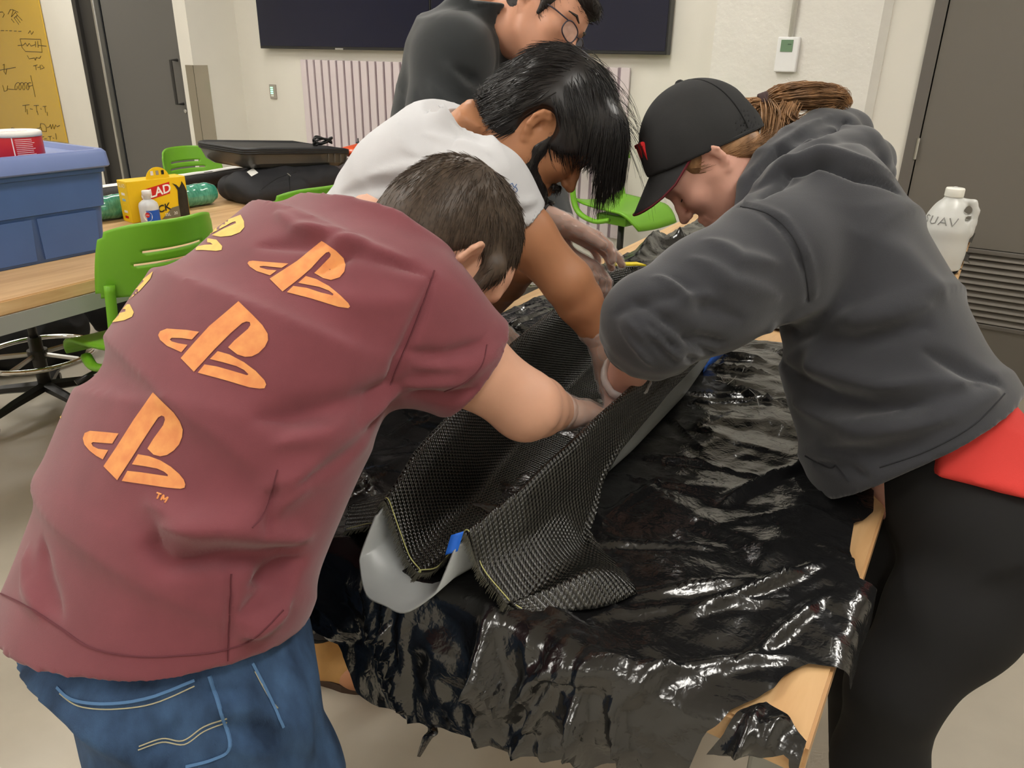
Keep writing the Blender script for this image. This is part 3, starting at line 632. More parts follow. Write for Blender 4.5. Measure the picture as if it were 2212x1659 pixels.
for i, y in enumerate(CY):
    G[i, :, 0] = rows[i][:, 0]; G[i, :, 2] = rows[i][:, 1]; n_ = len(rows[i])
    # near edge of the cloth: inner floor reaches out, flap corner swings out
    pull = np.zeros(n_); j = np.arange(n_); pull -= .02*np.exp(-((j-45)/12)**2); pull -= .012*np.exp(-((j-n_+12)/10)**2)
    G[i, :, 1] = y+pull*math.exp(-((y-.715)/.06)**2)
    s_ = np.r_[0, np.cumsum(np.hypot(np.diff(rows[i][:, 0]), np.diff(rows[i][:, 1])))]; UV[i, :, 0] = s_-s_[45]; UV[i, :, 1] = y
for i in range(len(CY)):
    for j in range(G.shape[1]):
        x, y, z = G[i, j]; G[i, j] += np.array((pnoise(Vector((x*9, y*9, 1))), pnoise(Vector((x*9, y*9, 5)))*.6, pnoise(Vector((x*7, y*7, 9)))*.7))*.0055*(.4+1.2*math.exp(-((y-.8)/.15)**2))
        G[i, j, 2] = max(G[i, j, 2], T+.008)
b = MB(); b.grid(G); me = b.mesh('carbon_cloth'); uvl = me.uv_layers.new(name='UVMap'); fu = UV.reshape(-1, 2)
for lp in me.loops: uvl.data[lp.index].uv = fu[lp.vertex_index]
cl = link('carbon_cloth', me, carbm, None, True); md = cl.modifiers.new('s', 'SOLIDIFY'); md.thickness = .0022; md.offset = 1
tag(cl, 'wet black carbon fibre cloth pressed into the trough mould', 'cloth')
stm = mat('yellow_stitch', srgb(188, 186, 120), .6)
ed = G[0]; en = [p+np.array((0, .006, .0025)) for p in ed]
local(MB().tube(en, .0009, 5).build('edge_stitch', stm), cl)
fb = MB(); rq = random.Random(9)
for j in range(0, len(ed)-1):
    for k in range(5):
        p = lerp(ed[j], ed[j+1], k/5); d_ = np.array((rq.uniform(-.002, .002), -rq.uniform(.006, .013), -rq.uniform(.001, .005))); 
        if p[2]+d_[2] < T+.006: d_[2] = T+.006-p[2]
        fb.tube([p, p+d_*.6, p+d_+np.array((0, 0, -.001))], [.0006, .0005, .0003], 3)
o = fb.build('fringe', mat('fringe_fibre', srgb(70, 68, 58), .4)); o['kind'] = 'stuff'; local(o, cl)
# loose fibres lying on the plastic
fm = mat('loose_fibre', srgb(165, 165, 160), .4)
for a, b_ in (((1590, 812), (1572, 830)), ((1600, 790), (1604, 803)), ((1615, 838), (1640, 880))):
    p, q = PZ(*a, T+.022), PZ(*b_, T+.02); o = MB().tube(spline([p, (p+q)/2+np.array((.004, .003, .004)), q], 5), .0007, 4).build('fibre_strand', fm); tag(o, 'loose pale fibre lying on the black plastic beside the mould', 'fibre', 'loose fibres on the plastic')
# ================================================================ people: shared builders
from mathutils.geometry import delaunay_2d_cdt
def view_axes(x, y):
    """right, up and away directions as seen along the line of sight to a picture point"""
    v = nrm(ray(x, y)); r = nrm(RR-v*(RR @ v)); return r, np.cross(r, v), v
def bounds(pts, pad):
    A = np.array(pts); return A.min(0)-pad, A.max(0)+pad
def head_frame(f, u):
    f = nrm(f); u = nrm(np.array(u, float)-f*(f @ np.array(u, float))); r = np.cross(f, u); return r, f, u   # right, forward, up
def ear(fd, c, r, f, u, side, s=1.0, out=.35):
    """rim, lobe and bowl of an ear; side +1 = right"""
    o = nrm(r*side*out-f*.5+0*u); q = lambda x, z, w=0: np.array(c)+(nrm(-f*.85+r*side*out)*x+u*z)*s+r*side*w*s
    rim = [q(-.012, .012), q(-.008, .023, .003), q(0, .030, .006), q(.011, .032, .009), q(.022, .026, .012), q(.028, .010, .013), q(.025, -.010, .010), q(.017, -.022, .006)]
    fd.chain(rim, [.0038*s]*8, .003)
    fd.chain([q(.017, -.022, .005), q(.006, -.032, .002), q(-.004, -.024, .001)], [.0055*s, .0065*s, .005*s], .006)
    fd.chain([q(-.006, .016), q(.006, .022, .004), q(.017, .016, .008), q(.018, -.004, .007), q(.010, -.018, .004)], [.005*s]*5, .008)      # plate
    fd.chain([q(.004, .006, -.002), q(.010, 0, -.001)], [.009*s, .009*s], .006)
    fd.chain([q(.015, .016, .0095), q(.019, .002, .0105), q(.013, -.012, .008)], [.0032*s]*3, .003)                                          # antihelix
    fd.chain([q(.002, .004, .008), q(.007, -.006, .009)], [.0065*s, .005*s], .004, 's')                                                      # canal bowl
    fd.cone(q(-.006, -.002, .002), q(-.004, -.010, .003), .004*s, .004*s, .004)
def head(c, f, u, neck, s=1.0, h=.0032, fem=False, neck_r=.058, ears=(1, -1), jaw=1.0, nose=1.0, extra=None, earout=.35, ear_s=.95):
    r, f, u = head_frame(f, u); c = np.array(c, float); R = np.stack([r, f, u], 1)
    q = lambda x, y, z: c+(r*x+f*y+u*z)*s
    lo, hi = bounds([q(0, 0, 0), neck], .16*s); fd = Field(lo, hi, h)
    fd.ell(q(0, -.012, .035), R, np.array((.076, .098, .088))*s, .02)
    fd.ell(q(0, .03, -.02), R, np.array((.064, .066, .088))*s, .03)
    fd.ell(q(0, .055, .035), R, np.array((.055, .038, .045))*s, .03)
    for sd in (-1, 1):
        fd.chain([q(.056*sd, -.005, -.035), q(.050*sd*jaw, .01, -.068), q(.018*sd, .068, -.102)], [.022*s, .02*s*jaw, .017*s], .03)
        fd.ell(q(.037*sd, .062, -.022), R, np.array((.026, .024, .024))*s, .02)
        fd.ball(q(.034*sd, .098, .006), .015*s, .014, 's')
        fd.ball(q(.033*sd, .073, .004), .0128*s, .004)
        fd.cone(q(.014*sd, .092, .024), q(.048*sd, .076, .024), .008*s, .007*s, .012)
        fd.ball(q(.0105*sd, .104*nose, -.036), .0085*s, .006)
        fd.ball(q(.006*sd, .106*nose, -.044), .0038*s, .003, 's')
    fd.chain([q(0, .088, .016), q(0, .103*nose, -.012), q(0, .116*nose, -.033)], [.0085*s, .0085*s, .0105*s], .008)
    fd.ball(q(0, .084, -.10), .017*s, .02)
    fd.chain([q(-.022, .083, -.066), q(0, .0965, -.061), q(.022, .083, -.066)], [.0045*s, .0062*s, .0045*s], .006)
    fd.chain([q(-.018, .083, -.075), q(0, .095, -.074), q(.018, .083, -.075)], [.005*s, .007*s, .005*s], .006)
    fd.chain([q(-.024, .092, -.0685), q(0, .1055, -.0675), q(.024, .092, -.0685)], [.0018*s]*3, .002, 's')
    nb = q(0, -.03, -.045); fd.cone(nb, neck, neck_r*s, neck_r*1.06*s, .035)
    fd.cone(q(0, .02, -.07), lerp(neck, q(0, .03, -.1), .35), .04*s, .045*s, .04)
    for sd in ears: ear(fd, q(.072*sd, -.006, -.008), r, f, u, sd, s*ear_s, earout)
    if extra: extra(fd, q, R)
    V, Fa = fd.mesh(1); return V, Fa, q, R
def hand_prims(fd, w, d, n, thumb_side, s=1.0, curl=(.3, .3, .3, .3), spread=.12, tc=.4, off=0, cuff=0, arm=None, tdir=None):
    """w wrist, d finger direction, n palm-facing normal"""
    d = nrm(d); n = nrm(np.array(n, float)-d*(np.array(n, float) @ d)); t = nrm(np.cross(n, d))*thumb_side; w = np.array(w, float)
    L = [.070, .078, .072, .056]; kn = [.030, .009, -.012, -.031]; ky = [.090, .094, .088, .078]; rr = [.0092, .0095, .009, .0080]; tips = []
    for i in range(4):
        k0 = w+(d*ky[i]+t*kn[i])*s; a = t*(kn[i]*.45)*s+w+d*.012*s
        fd.cone(a, k0, (.0155+off*.5)*s, (.0118+off)*s, .014*s)
        dr = nrm(d+t*(kn[i]/.03)*spread); ang = 0; p = k0; pts = [p]; rs = [(rr[i]*1.08+off)*s]
        for j, fr in enumerate((.45, .31, .24)):
            ang += curl[i]*(.8, 1.1, .8)[j]; v = dr*math.cos(ang)+n*math.sin(ang); p = p+v*L[i]*fr*s; pts.append(p); rs.append((rr[i]*(1, .93, .82)[j]+off)*s)
        fd.chain(pts, rs, .003); tips.append(pts)
    th0 = w+(d*.022+t*.022+n*.006)*s; tv = nrm(tdir) if tdir is not None else nrm(d*.72+t*.62+n*.25)
    p1 = th0+tv*.036*s; v2 = nrm(tv+n*tc*.6+d*.25); p2 = p1+v2*.032*s; v3 = nrm(v2+n*tc*.4+d*.1); p3 = p2+v3*.025*s
    fd.chain([th0, p1], [(.017+off*.5)*s, (.0135+off)*s], .014); fd.chain([p1, p2, p3], [(.0118+off)*s, (.0105+off)*s, (.0092+off)*s], .003)
    fd.cone(w-d*.005, w+d*.07*s, (.020+off)*s, (.017+off)*s, .012)
    if arm is not None: fd.cone(w, arm, (.0255+off)*s, (.028+off+cuff)*s, .014)
    return tips
def hand(w, d, n, side, arm, s=1.0, h=.0026, **kw):
    lo, hi = bounds([np.array(w)-.14*s, np.array(w)+nrm(d)*.19*s+.1*s, np.array(w)+nrm(d)*.19*s-.1*s, arm], .04)
    f1 = Field(lo, hi, h); hand_prims(f1, w, d, n, side, s, arm=arm, **kw); f2 = Field(lo, hi, h); hand_prims(f2, w, d, n, side, s, off=.0026, cuff=.004, arm=lerp(w, arm, .75), **kw)
    V, Fa = f2.mesh(2); N = vnormals(V, Fa)
    D = np.array([pnoise(Vector(v*70))*.0016+abs(pnoise(Vector(v*38+9)))*.0022 for v in V]); V = V+N*D[:, None]
    return f1.mesh(1), (V, Fa)
def strand_mesh(P0, w, taper=.25, sides=3):
    """P0 (n, m, 3) polylines -> tapered tubes"""
    n, m = P0.shape[:2]; t = np.gradient(P0, axis=1); t /= np.linalg.norm(t, axis=2)[..., None]+1e-9
    a = np.array((.3, .5, .81)); x = np.cross(t, a); x /= np.linalg.norm(x, axis=2)[..., None]+1e-9; y = np.cross(t, x)
    wt = (np.linspace(1, taper, m)[None, :]*np.reshape(w, (-1, 1)))[..., None]; V = []
    for k in range(sides):
        an = 2*math.pi*k/sides; V.append(P0+wt*(x*math.cos(an)+y*math.sin(an)))
    V = np.stack(V, 2).reshape(-1, 3); i = np.arange(n)[:, None, None]; j = np.arange(m-1)[None, :, None]; k = np.arange(sides)[None, None, :]
    A = (i*m+j)*sides+k; B = (i*m+j)*sides+(k+1) % sides; Cc = (i*m+j+1)*sides+(k+1) % sides; D = (i*m+j+1)*sides+k
    return V, np.stack([A, B, Cc, D], -1).reshape(-1, 4)
def hair_strands(V, Fa, mask, n, flow, length, wid, seg=6, lift=.002, grav=.0, push=None, jitter=.25, curl=.0, seed=1, avoid=()):
    """strands rooted on surface points where mask(p)>0; flow(p) gives direction"""
    rg = np.random.RandomState(seed); cent = V[Fa].mean(1); ok = np.array([mask(p) for p in cent]); fi = np.where(ok)[0]; N = vnormals(V, Fa)
    ar = np.linalg.norm(np.cross(V[Fa[fi, 2]]-V[Fa[fi, 0]], V[Fa[fi, 3]]-V[Fa[fi, 1]]), axis=1); pk = rg.choice(fi, n, p=ar/ar.sum())
    a, b_ = rg.rand(n, 1), rg.rand(n, 1); Q = V[Fa[pk]]; p = (Q[:, 0]*(1-a)*(1-b_)+Q[:, 1]*a*(1-b_)+Q[:, 2]*a*b_+Q[:, 3]*(1-a)*b_); nn = N[Fa[pk, 0]]
    out = np.zeros((n, seg, 3)); d = np.array([flow(q) for q in p]); d += rg.normal(0, jitter, d.shape); d -= nn*np.sum(d*nn, 1)[:, None]; d /= np.linalg.norm(d, axis=1)[:, None]+1e-9; d = d+nn*lift*60; d /= np.linalg.norm(d, axis=1)[:, None]
    ln = np.array([length(q) for q in p])*rg.uniform(.75, 1.15, n); cur = p-nn*.001
    for k in range(seg):
        out[:, k] = cur; st = (ln/(seg-1))[:, None]
        fl = np.array([flow(q) for q in cur])*.35 if grav >= 0 else 0
        d = d+fl+np.array((0, 0, -1.0))*grav*(k/seg); d += rg.normal(0, curl, d.shape); d /= np.linalg.norm(d, axis=1)[:, None]
        cur = cur+d*st
        if push is not None: cur = push(cur)
    keep = np.ones(n, bool)
    for c_, r_ in avoid: keep &= (np.linalg.norm(out-np.array(c_), axis=2) > r_).all(1)
    return strand_mesh(out[keep], (np.full(n, wid)*rg.uniform(.6, 1.2, n))[keep])
def decal(name, bvh, poly, m, parent, sp=6, off=.0009):
    A = np.array(poly, float); B = []                       # densify the outline, fill, drop onto the surface
    for i in range(len(A)):
        a, b_ = A[i], A[(i+1) % len(A)]; k = max(1, int(np.linalg.norm(b_-a)/sp))
        B += [a+(b_-a)*t/k for t in range(k)]
    B = np.array(B); n = len(B); lo, hi = B.min(0), B.max(0); gx, gy = np.meshgrid(np.arange(lo[0]+sp/2, hi[0], sp), np.arange(lo[1]+sp/2, hi[1], sp)); gx, gy = gx.ravel(), gy.ravel()
    ins = inpoly(gx, gy, [tuple(p) for p in B]); pts = [Vector(p) for p in B]+[Vector((x, y)) for x, y, i_ in zip(gx, gy, ins) if i_]
    r = delaunay_2d_cdt(pts, [(i, (i+1) % n) for i in range(n)], [], 2, 1e-4); vs = []; ok = []
    nn = []
    for v in r[0]:
        p, nv = hit(bvh, v.x, v.y); ok.append(p is not None); vs.append(np.zeros(3) if p is None else p+nv*off); 
    fs = []
    for f in r[2]:
        c = sum((np.array((r[0][i].x, r[0][i].y)) for i in f))/len(f)
        if all(ok[i] for i in f) and inpoly(np.array([c[0]]), np.array([c[1]]), [tuple(p) for p in B])[0]:
            P3 = [vs[i] for i in f]
            if max(np.linalg.norm(P3[i]-P3[i-1]) for i in range(len(f))) < .035: fs.append(tuple(f))
    me = bpy.data.meshes.new(name); me.from_pydata([tuple(v) for v in vs], [], fs); me.update(); o = link(name, me, m, None, True)
    bm = bmesh.new(); bm.from_mesh(me); bmesh.ops.delete(bm, geom=[v for v in bm.verts if not v.link_faces], context='VERTS'); bmesh.ops.recalc_face_normals(bm, faces=bm.faces[:]); bm.to_mesh(me); bm.free()
    return local(o, parent) if parent else o
def pxline(name, bvh, lines, r, m, parent, off=.0005, n=4):
    b = MB()
    for ln in lines:
        if len(ln) > 2: ln = [tuple(p) for p in spline(ln, 6)]
        L2 = []
        for i in range(len(ln)-1):
            k = max(1, int(math.hypot(ln[i+1][0]-ln[i][0], ln[i+1][1]-ln[i][1])/8)); L2 += [lerp(ln[i], ln[i+1], t/k) for t in range(k)]
        L2.append(ln[-1]); pts = [p+nv*off for p, nv in (hit(bvh, *q) for q in L2) if p is not None]
        if len(pts) > 1: b.tube(pts, r, n)
    o = b.build(name, m); o['kind'] = 'stuff'; return local(o, parent)
def wear(name, V, Fa, m, root): return local(link(name, vmesh(name, V, Fa), m), root)
skin_a = mat('skin_light', srgb(214, 164, 138), .5, var=.06, vscale=14, sub=.08, bump=.05, bscale=500)
skin_b = mat('skin_tan', srgb(184, 128, 92), .48, var=.07, vscale=14, sub=.08, bump=.05, bscale=500)
skin_c = mat('skin_warm', srgb(206, 150, 122), .5, var=.07, vscale=14, sub=.08, bump=.05, bscale=500)
skin_d = mat('skin_pale', srgb(226, 172, 152), .5, var=.06, vscale=14, sub=.08, bump=.05, bscale=500)
glovem = mat('clear_glove', srgb(252, 247, 245), .16, alpha=.28, spec=.9); cuffm = mat('clear_glove_cuff', srgb(250, 246, 245), .2, alpha=.45, spec=.8)
denim = mat('blue_denim', srgb(38, 62, 94), .88, var=.30, vscale=16, bump=.7, bscale=520, bdist=.0012, vcol=srgb(66, 96, 134), stretch=(1.6, 1.6, .7))
shoem = mat('shoe_dark', srgb(40, 38, 38), .6)
def leg(fd, hip, knee, ankle, r=(.095, .062, .05), k=.03):
    fd.chain([hip, lerp(hip, knee, .35), knee, lerp(knee, ankle, .3), ankle], [r[0], r[0]*.93, r[1], r[1]*1.02, r[2]], k)
def foot(fd, ankle, d, L=.26, off=0):
    d = nrm((d[0], d[1], 0)); a = np.array((ankle[0], ankle[1], 0.045)); fd.chain([np.array(ankle), a-d*.03], [.045+off, .042+off], .02); fd.chain([a-d*.05, a+d*.09, a+d*(L-.09)], [.042+off, .04+off, .033+off], .02)
def cloth_noise(V, Fa, seed, amp, sc=(7, 7, 7), sharp=True):
    N = vnormals(V, Fa); S_ = np.array(sc); D = np.array([(1-2*abs(pnoise(Vector(v*S_+seed)))) if sharp else pnoise(Vector(v*S_+seed)) for v in V]); return V+N*(D*amp)[:, None]

def pxfolds(V, Fa, L_, gain=1.0):
    """several folds; picture points dropped onto the unfolded surface"""
    bvh = caster(V, Fa); N = vnormals(V, Fa); out = V.copy()
    for pxs, w_, a_ in L_:
        pts = [h for h in (hit(bvh, *p)[0] for p in pxs) if h is not None]
        if len(pts) > 1: out = out+(fold(V, N, pts, w_, a_*gain)-V)
    return out

def shoes(root, ankles, d, m, L=.27):
    """a pair of low shoes, each with its sole"""
    for an in ankles:
        d = nrm((d[0], d[1], 0)); a0 = np.array((an[0], an[1], .05)); lo_, hi_ = bounds([a0-d*.13, a0+d*.25], .09); lo_[2] = -.02; fq = Field(lo_, hi_, .006)
        fq.chain([a0+np.array((0, 0, .05)), a0-d*.02], [.056, .052], .02); fq.chain([a0-d*.05, a0+d*.09, a0+d*(L-.09)], [.052, .049, .042], .02); fq.plane((0, 0, .02), -_z); fq.plane((0, 0, .115), _z)
        sh = wear('shoe', *fq.mesh(1), m, root); sd = np.cross(d, _z); pl = [a0+d*(.065+.15*math.cos(t))+sd*.052*math.sin(t) for t in np.linspace(0, 2*math.pi, 25)[:-1]]
        local(MB().prism([(p[0], p[1]) for p in pl], 0, .022).build('sole', whitep), sh)
# ---------------------------------------------------------------- man in the maroon shirt
fM = nrm((.29, .957, 0)); rM = np.array((fM[1], -fM[0], 0.))
pel = P(305, 1385, 1.0); c7 = P(762, 515, 1.10); sM = nrm(c7-pel); rT = nrm(rM-sM*(rM @ sM)); bT = np.cross(rT, sM); LT = np.linalg.norm(c7-pel)
rootM = empty('person', (pel[0], pel[1], 0), label='person bending over the table in a maroon shirt with orange prints and blue jeans', cat='person')
tp_ = lambda t, x=0, b_=0: pel+sM*(t*LT)+rT*x+bT*b_
shR, elR, wrR = P(868, 688, 1.02), P(1135, 874, 1.10), P(1214, 889, 1.25)
shL, elL, wrL = tp_(.90, -.17, -.03), np.array((-.93, .80, 1.03)), np.array((-1.04, .84, .93))
def torsoM(fd, o=0, hem=True):
    st = [(tp_(-.12, 0, -.005), rT, bT, .222+o, .13+o, .150+o), (tp_(.08, -.01, 0), rT, bT, .224+o, .13+o, .145+o), (tp_(.35, -.032, .022), rT, bT, .242+o, .135+o, .148+o), (tp_(.62, -.028, .034), rT, bT, .236+o, .135+o, .138+o), (tp_(.82, -.016, .015), rT, bT, .205+o, .105+o, .115+o), (tp_(.96, 0, 0), rT, bT, .145+o, .07+o, .075+o), (tp_(1.08, .01, -.015), rT, bT, .085+o, .055+o, .055+o)]
    fd.loft(st, .03, .05)
def legsM(fd, o=0):
    pe = pel+np.array((RR[0], RR[1], 0))*.05+fM*.02; hR, hL = pe+rM*.105-np.array((0, 0, .06)), pe-rM*.105-np.array((0, 0, .06))
    fd.ell(pe+np.array((0, 0, -.03)), np.stack([rM, fM, _z], 1), np.array((.178, .135, .14))+o, .05)
    for sd in (-1, 1): fd.ell(pe+rM*.085*sd-fM*.055+np.array((0, 0, -.06)), np.stack([rM, fM, _z], 1), np.array((.10, .105, .12))+o, .05)
    for hp, sd in ((hR, 1), (hL, -1)):
        kn = hp+fM*.07+rM*.02*sd+np.array((0, 0, -.34)); an = np.array((hp[0], hp[1], .09))+rM*.05*sd-fM*.02
        leg(fd, hp, kn, an, (.098+o, .068+o, .052+o))
        if o <= 0: foot(fd, an, fM)
    if o > 0: fd.loft([(tp_(-.10, .03), rT, bT, .185, .125, .125), (tp_(.25, .02), rT, bT, .18, .12, .105)], .05)
    return hR, hL
lo, hi = bounds([pel, c7, np.array((pel[0]-.1, pel[1], 0.0)), elR, elL, wrR], .40); lo[2] = -.02
fb = Field(lo, hi, .007); torsoM(fb, -.07); legsM(fb, -.012)
neckM = tp_(1.0, 0, -.03)
fb.chain([shR, lerp(shR, elR, .5), elR], [.06, .052, .049], .03); fb.chain([elR, lerp(elR, wrR, .3), wrR], [.047, .045, .03], .012)
fb.ball(elR+np.array((.006, -.01, .0)), .043, .02)
fb.chain([shL, elL, lerp(elL, wrL, .3), wrL], [.056, .044, .043, .028], .02)
bodyV = [fb.mesh(1)]
hcM = P(950, 548, 1.10); faceM = nrm(fM*.42+np.array((.10, 0, -.90))); upM = nrm(fM*.92+np.array((.08, 0, .40)))
HV, HF, hqM, hRM = head(hcM, faceM, upM, neckM, 1.05, ears=(1, -1), earout=.75); bodyV.append((HV, HF))
hR_, gR_ = hand(wrR+np.array((.004, .006, -.004)), P(1290, 884, 1.35)-wrR, (0, -.1, -1), -1, lerp(wrR, elR, .35), 1.0, curl=(.35, .3, .35, .4), spread=.25)
hL_, gL_ = hand(wrL, (.05, .9, -.2), (0, 0, -1), 1, lerp(wrL, elL, .4), 1.0, curl=(.2, .2, .2, .2))
bodyV += [hR_, hL_]; V, Fa = vjoin(*bodyV); wear('body', V, Fa, skin_a, rootM)
for g_ in (gR_, gL_): wear('glove', *g_, glovem, rootM)
# shirt
shirtm = mat('maroon_cotton', srgb(122, 62, 70), .9, var=.08, vscale=18, bump=.35, bscale=900, bdist=.0008, sheen=.25)
fs = Field(lo, hi, .005); torsoM(fs, .004)
slE = lerp(shR, elR, .56); slL = lerp(shL, elL, .6)
fs.chain([tp_(.84, .11, -.01), shR+sM*.0, slE+nrm(elR-shR)*.02], [.098, .094, .079], .045)
fs.chain([shL, slL+nrm(elL-shL)*.02], [.08, .068], .045)
fs.chain([slE-nrm(elR-shR)*.045, slE+nrm(elR-shR)*.08], [.060, .072], .004, 's')
fs.plane(slE, elR-shR, slE, .13)
fs.ell(tp_(.02, 0, -.10), np.stack([rT, sM, bT], 1), (.16, .14, .07), .05)                  # belly cloth hanging forward
q1, q2 = P(0, 1235, 1.12), P(618, 1340, .95); hemn = nrm(np.cross(q2-q1, nrm(ray(300, 1400))+np.array((0, 0, .43)))); hemn = hemn if hemn[2] < 0 else -hemn; hemp = q1; fs.plane(hemp, hemn)
fs.cone(hqM(0, -.02, -.03), neckM, .062, .066, .004, 's')                                  # neck hole
fs.plane(tp_(1.06, 0, 0), sM*1.0+bT*.15, c7, .15)
SV, SF = fs.mesh(2)
SV = cloth_noise(SV, SF, 3, .0022, (9, 9, 9), False)
SV = pxfolds(SV, SF, [([(935, 600), (900, 690), (860, 780), (842, 830)], .008, -.009), ([(870, 830), (980, 820), (1070, 770)], .012, .009), ([(900, 790), (1000, 785), (1080, 745)], .010, .007), ([(880, 760), (960, 770), (1040, 740)], .009, -.006), ([(890, 850), (960, 860), (1030, 840)], .010, -.007), ([(690, 590), (760, 540), (850, 560), (920, 590)], .012, -.009), ([(640, 500), (720, 510), (800, 540), (880, 560)], .012, .008), ([(560, 530), (660, 530), (760, 505)], .01, -.006), ([(860, 830), (760, 880), (640, 900), (560, 900)], .018, -.012), ([(850, 850), (780, 940), (680, 1010), (580, 1050)], .02, .012), ([(830, 880), (740, 980), (650, 1040)], .014, -.012), ([(640, 1190), (560, 1200), (480, 1195), (390, 1205)], .016, -.020), ([(660, 1160), (560, 1165), (450, 1160), (360, 1140)], .018, .014), ([(650, 1215), (600, 1240), (550, 1265)], .014, -.022), ([(630, 1260), (570, 1290), (520, 1330)], .012, -.010), ([(620, 1300), (580, 1340), (530, 1370)], .012, .012), ([(600, 1040), (580, 1100), (570, 1150)], .007, -.006), ([(500, 1240), (495, 1330), (490, 1420)], .005, -.005), ([(330, 1090), (420, 1130), (540, 1120), (650, 1060)], .02, .010), ([(340, 1150), (330, 1180), (360, 1215), (440, 1225)], .012, -.010), ([(90, 1170), (100, 1250), (130, 1330)], .012, -.006), ([(60, 1190), (60, 1260), (90, 1330)], .012, .006), ([(600, 460), (640, 490), (700, 500)], .01, .006), ([(930, 900), (1000, 880), (1060, 830)], .008, .006), ([(700, 640), (800, 660), (880, 650)], .02, .005), ([(600, 960), (700, 930), (790, 870)], .015, .01)], 1.35)
shirt = wear('t_shirt', SV, SF, shirtm, rootM); bvM = caster(SV, SF)
seam = mat('maroon_seam', srgb(98, 48, 56), .9)
pxline('hem_stitch', bvM, [[(2, 1282), (60, 1310), (130, 1355), (200, 1400), (300, 1418), (400, 1415), (480, 1405), (550, 1378), (612, 1318)]], .0011, seam, shirt)
pxline('sleeve_stitch', bvM, [[(1052, 745), (1040, 790), (1005, 825), (960, 845)]], .001, seam, shirt); pxline('shoulder_seam', bvM, [[(938, 585), (920, 640), (890, 720), (860, 790), (843, 832)]], .0013, seam, shirt); pxline('side_seam', bvM, [[(600, 1015), (575, 1100), (545, 1140)], [(500, 1240), (497, 1330), (492, 1440)]], .001, seam, shirt)
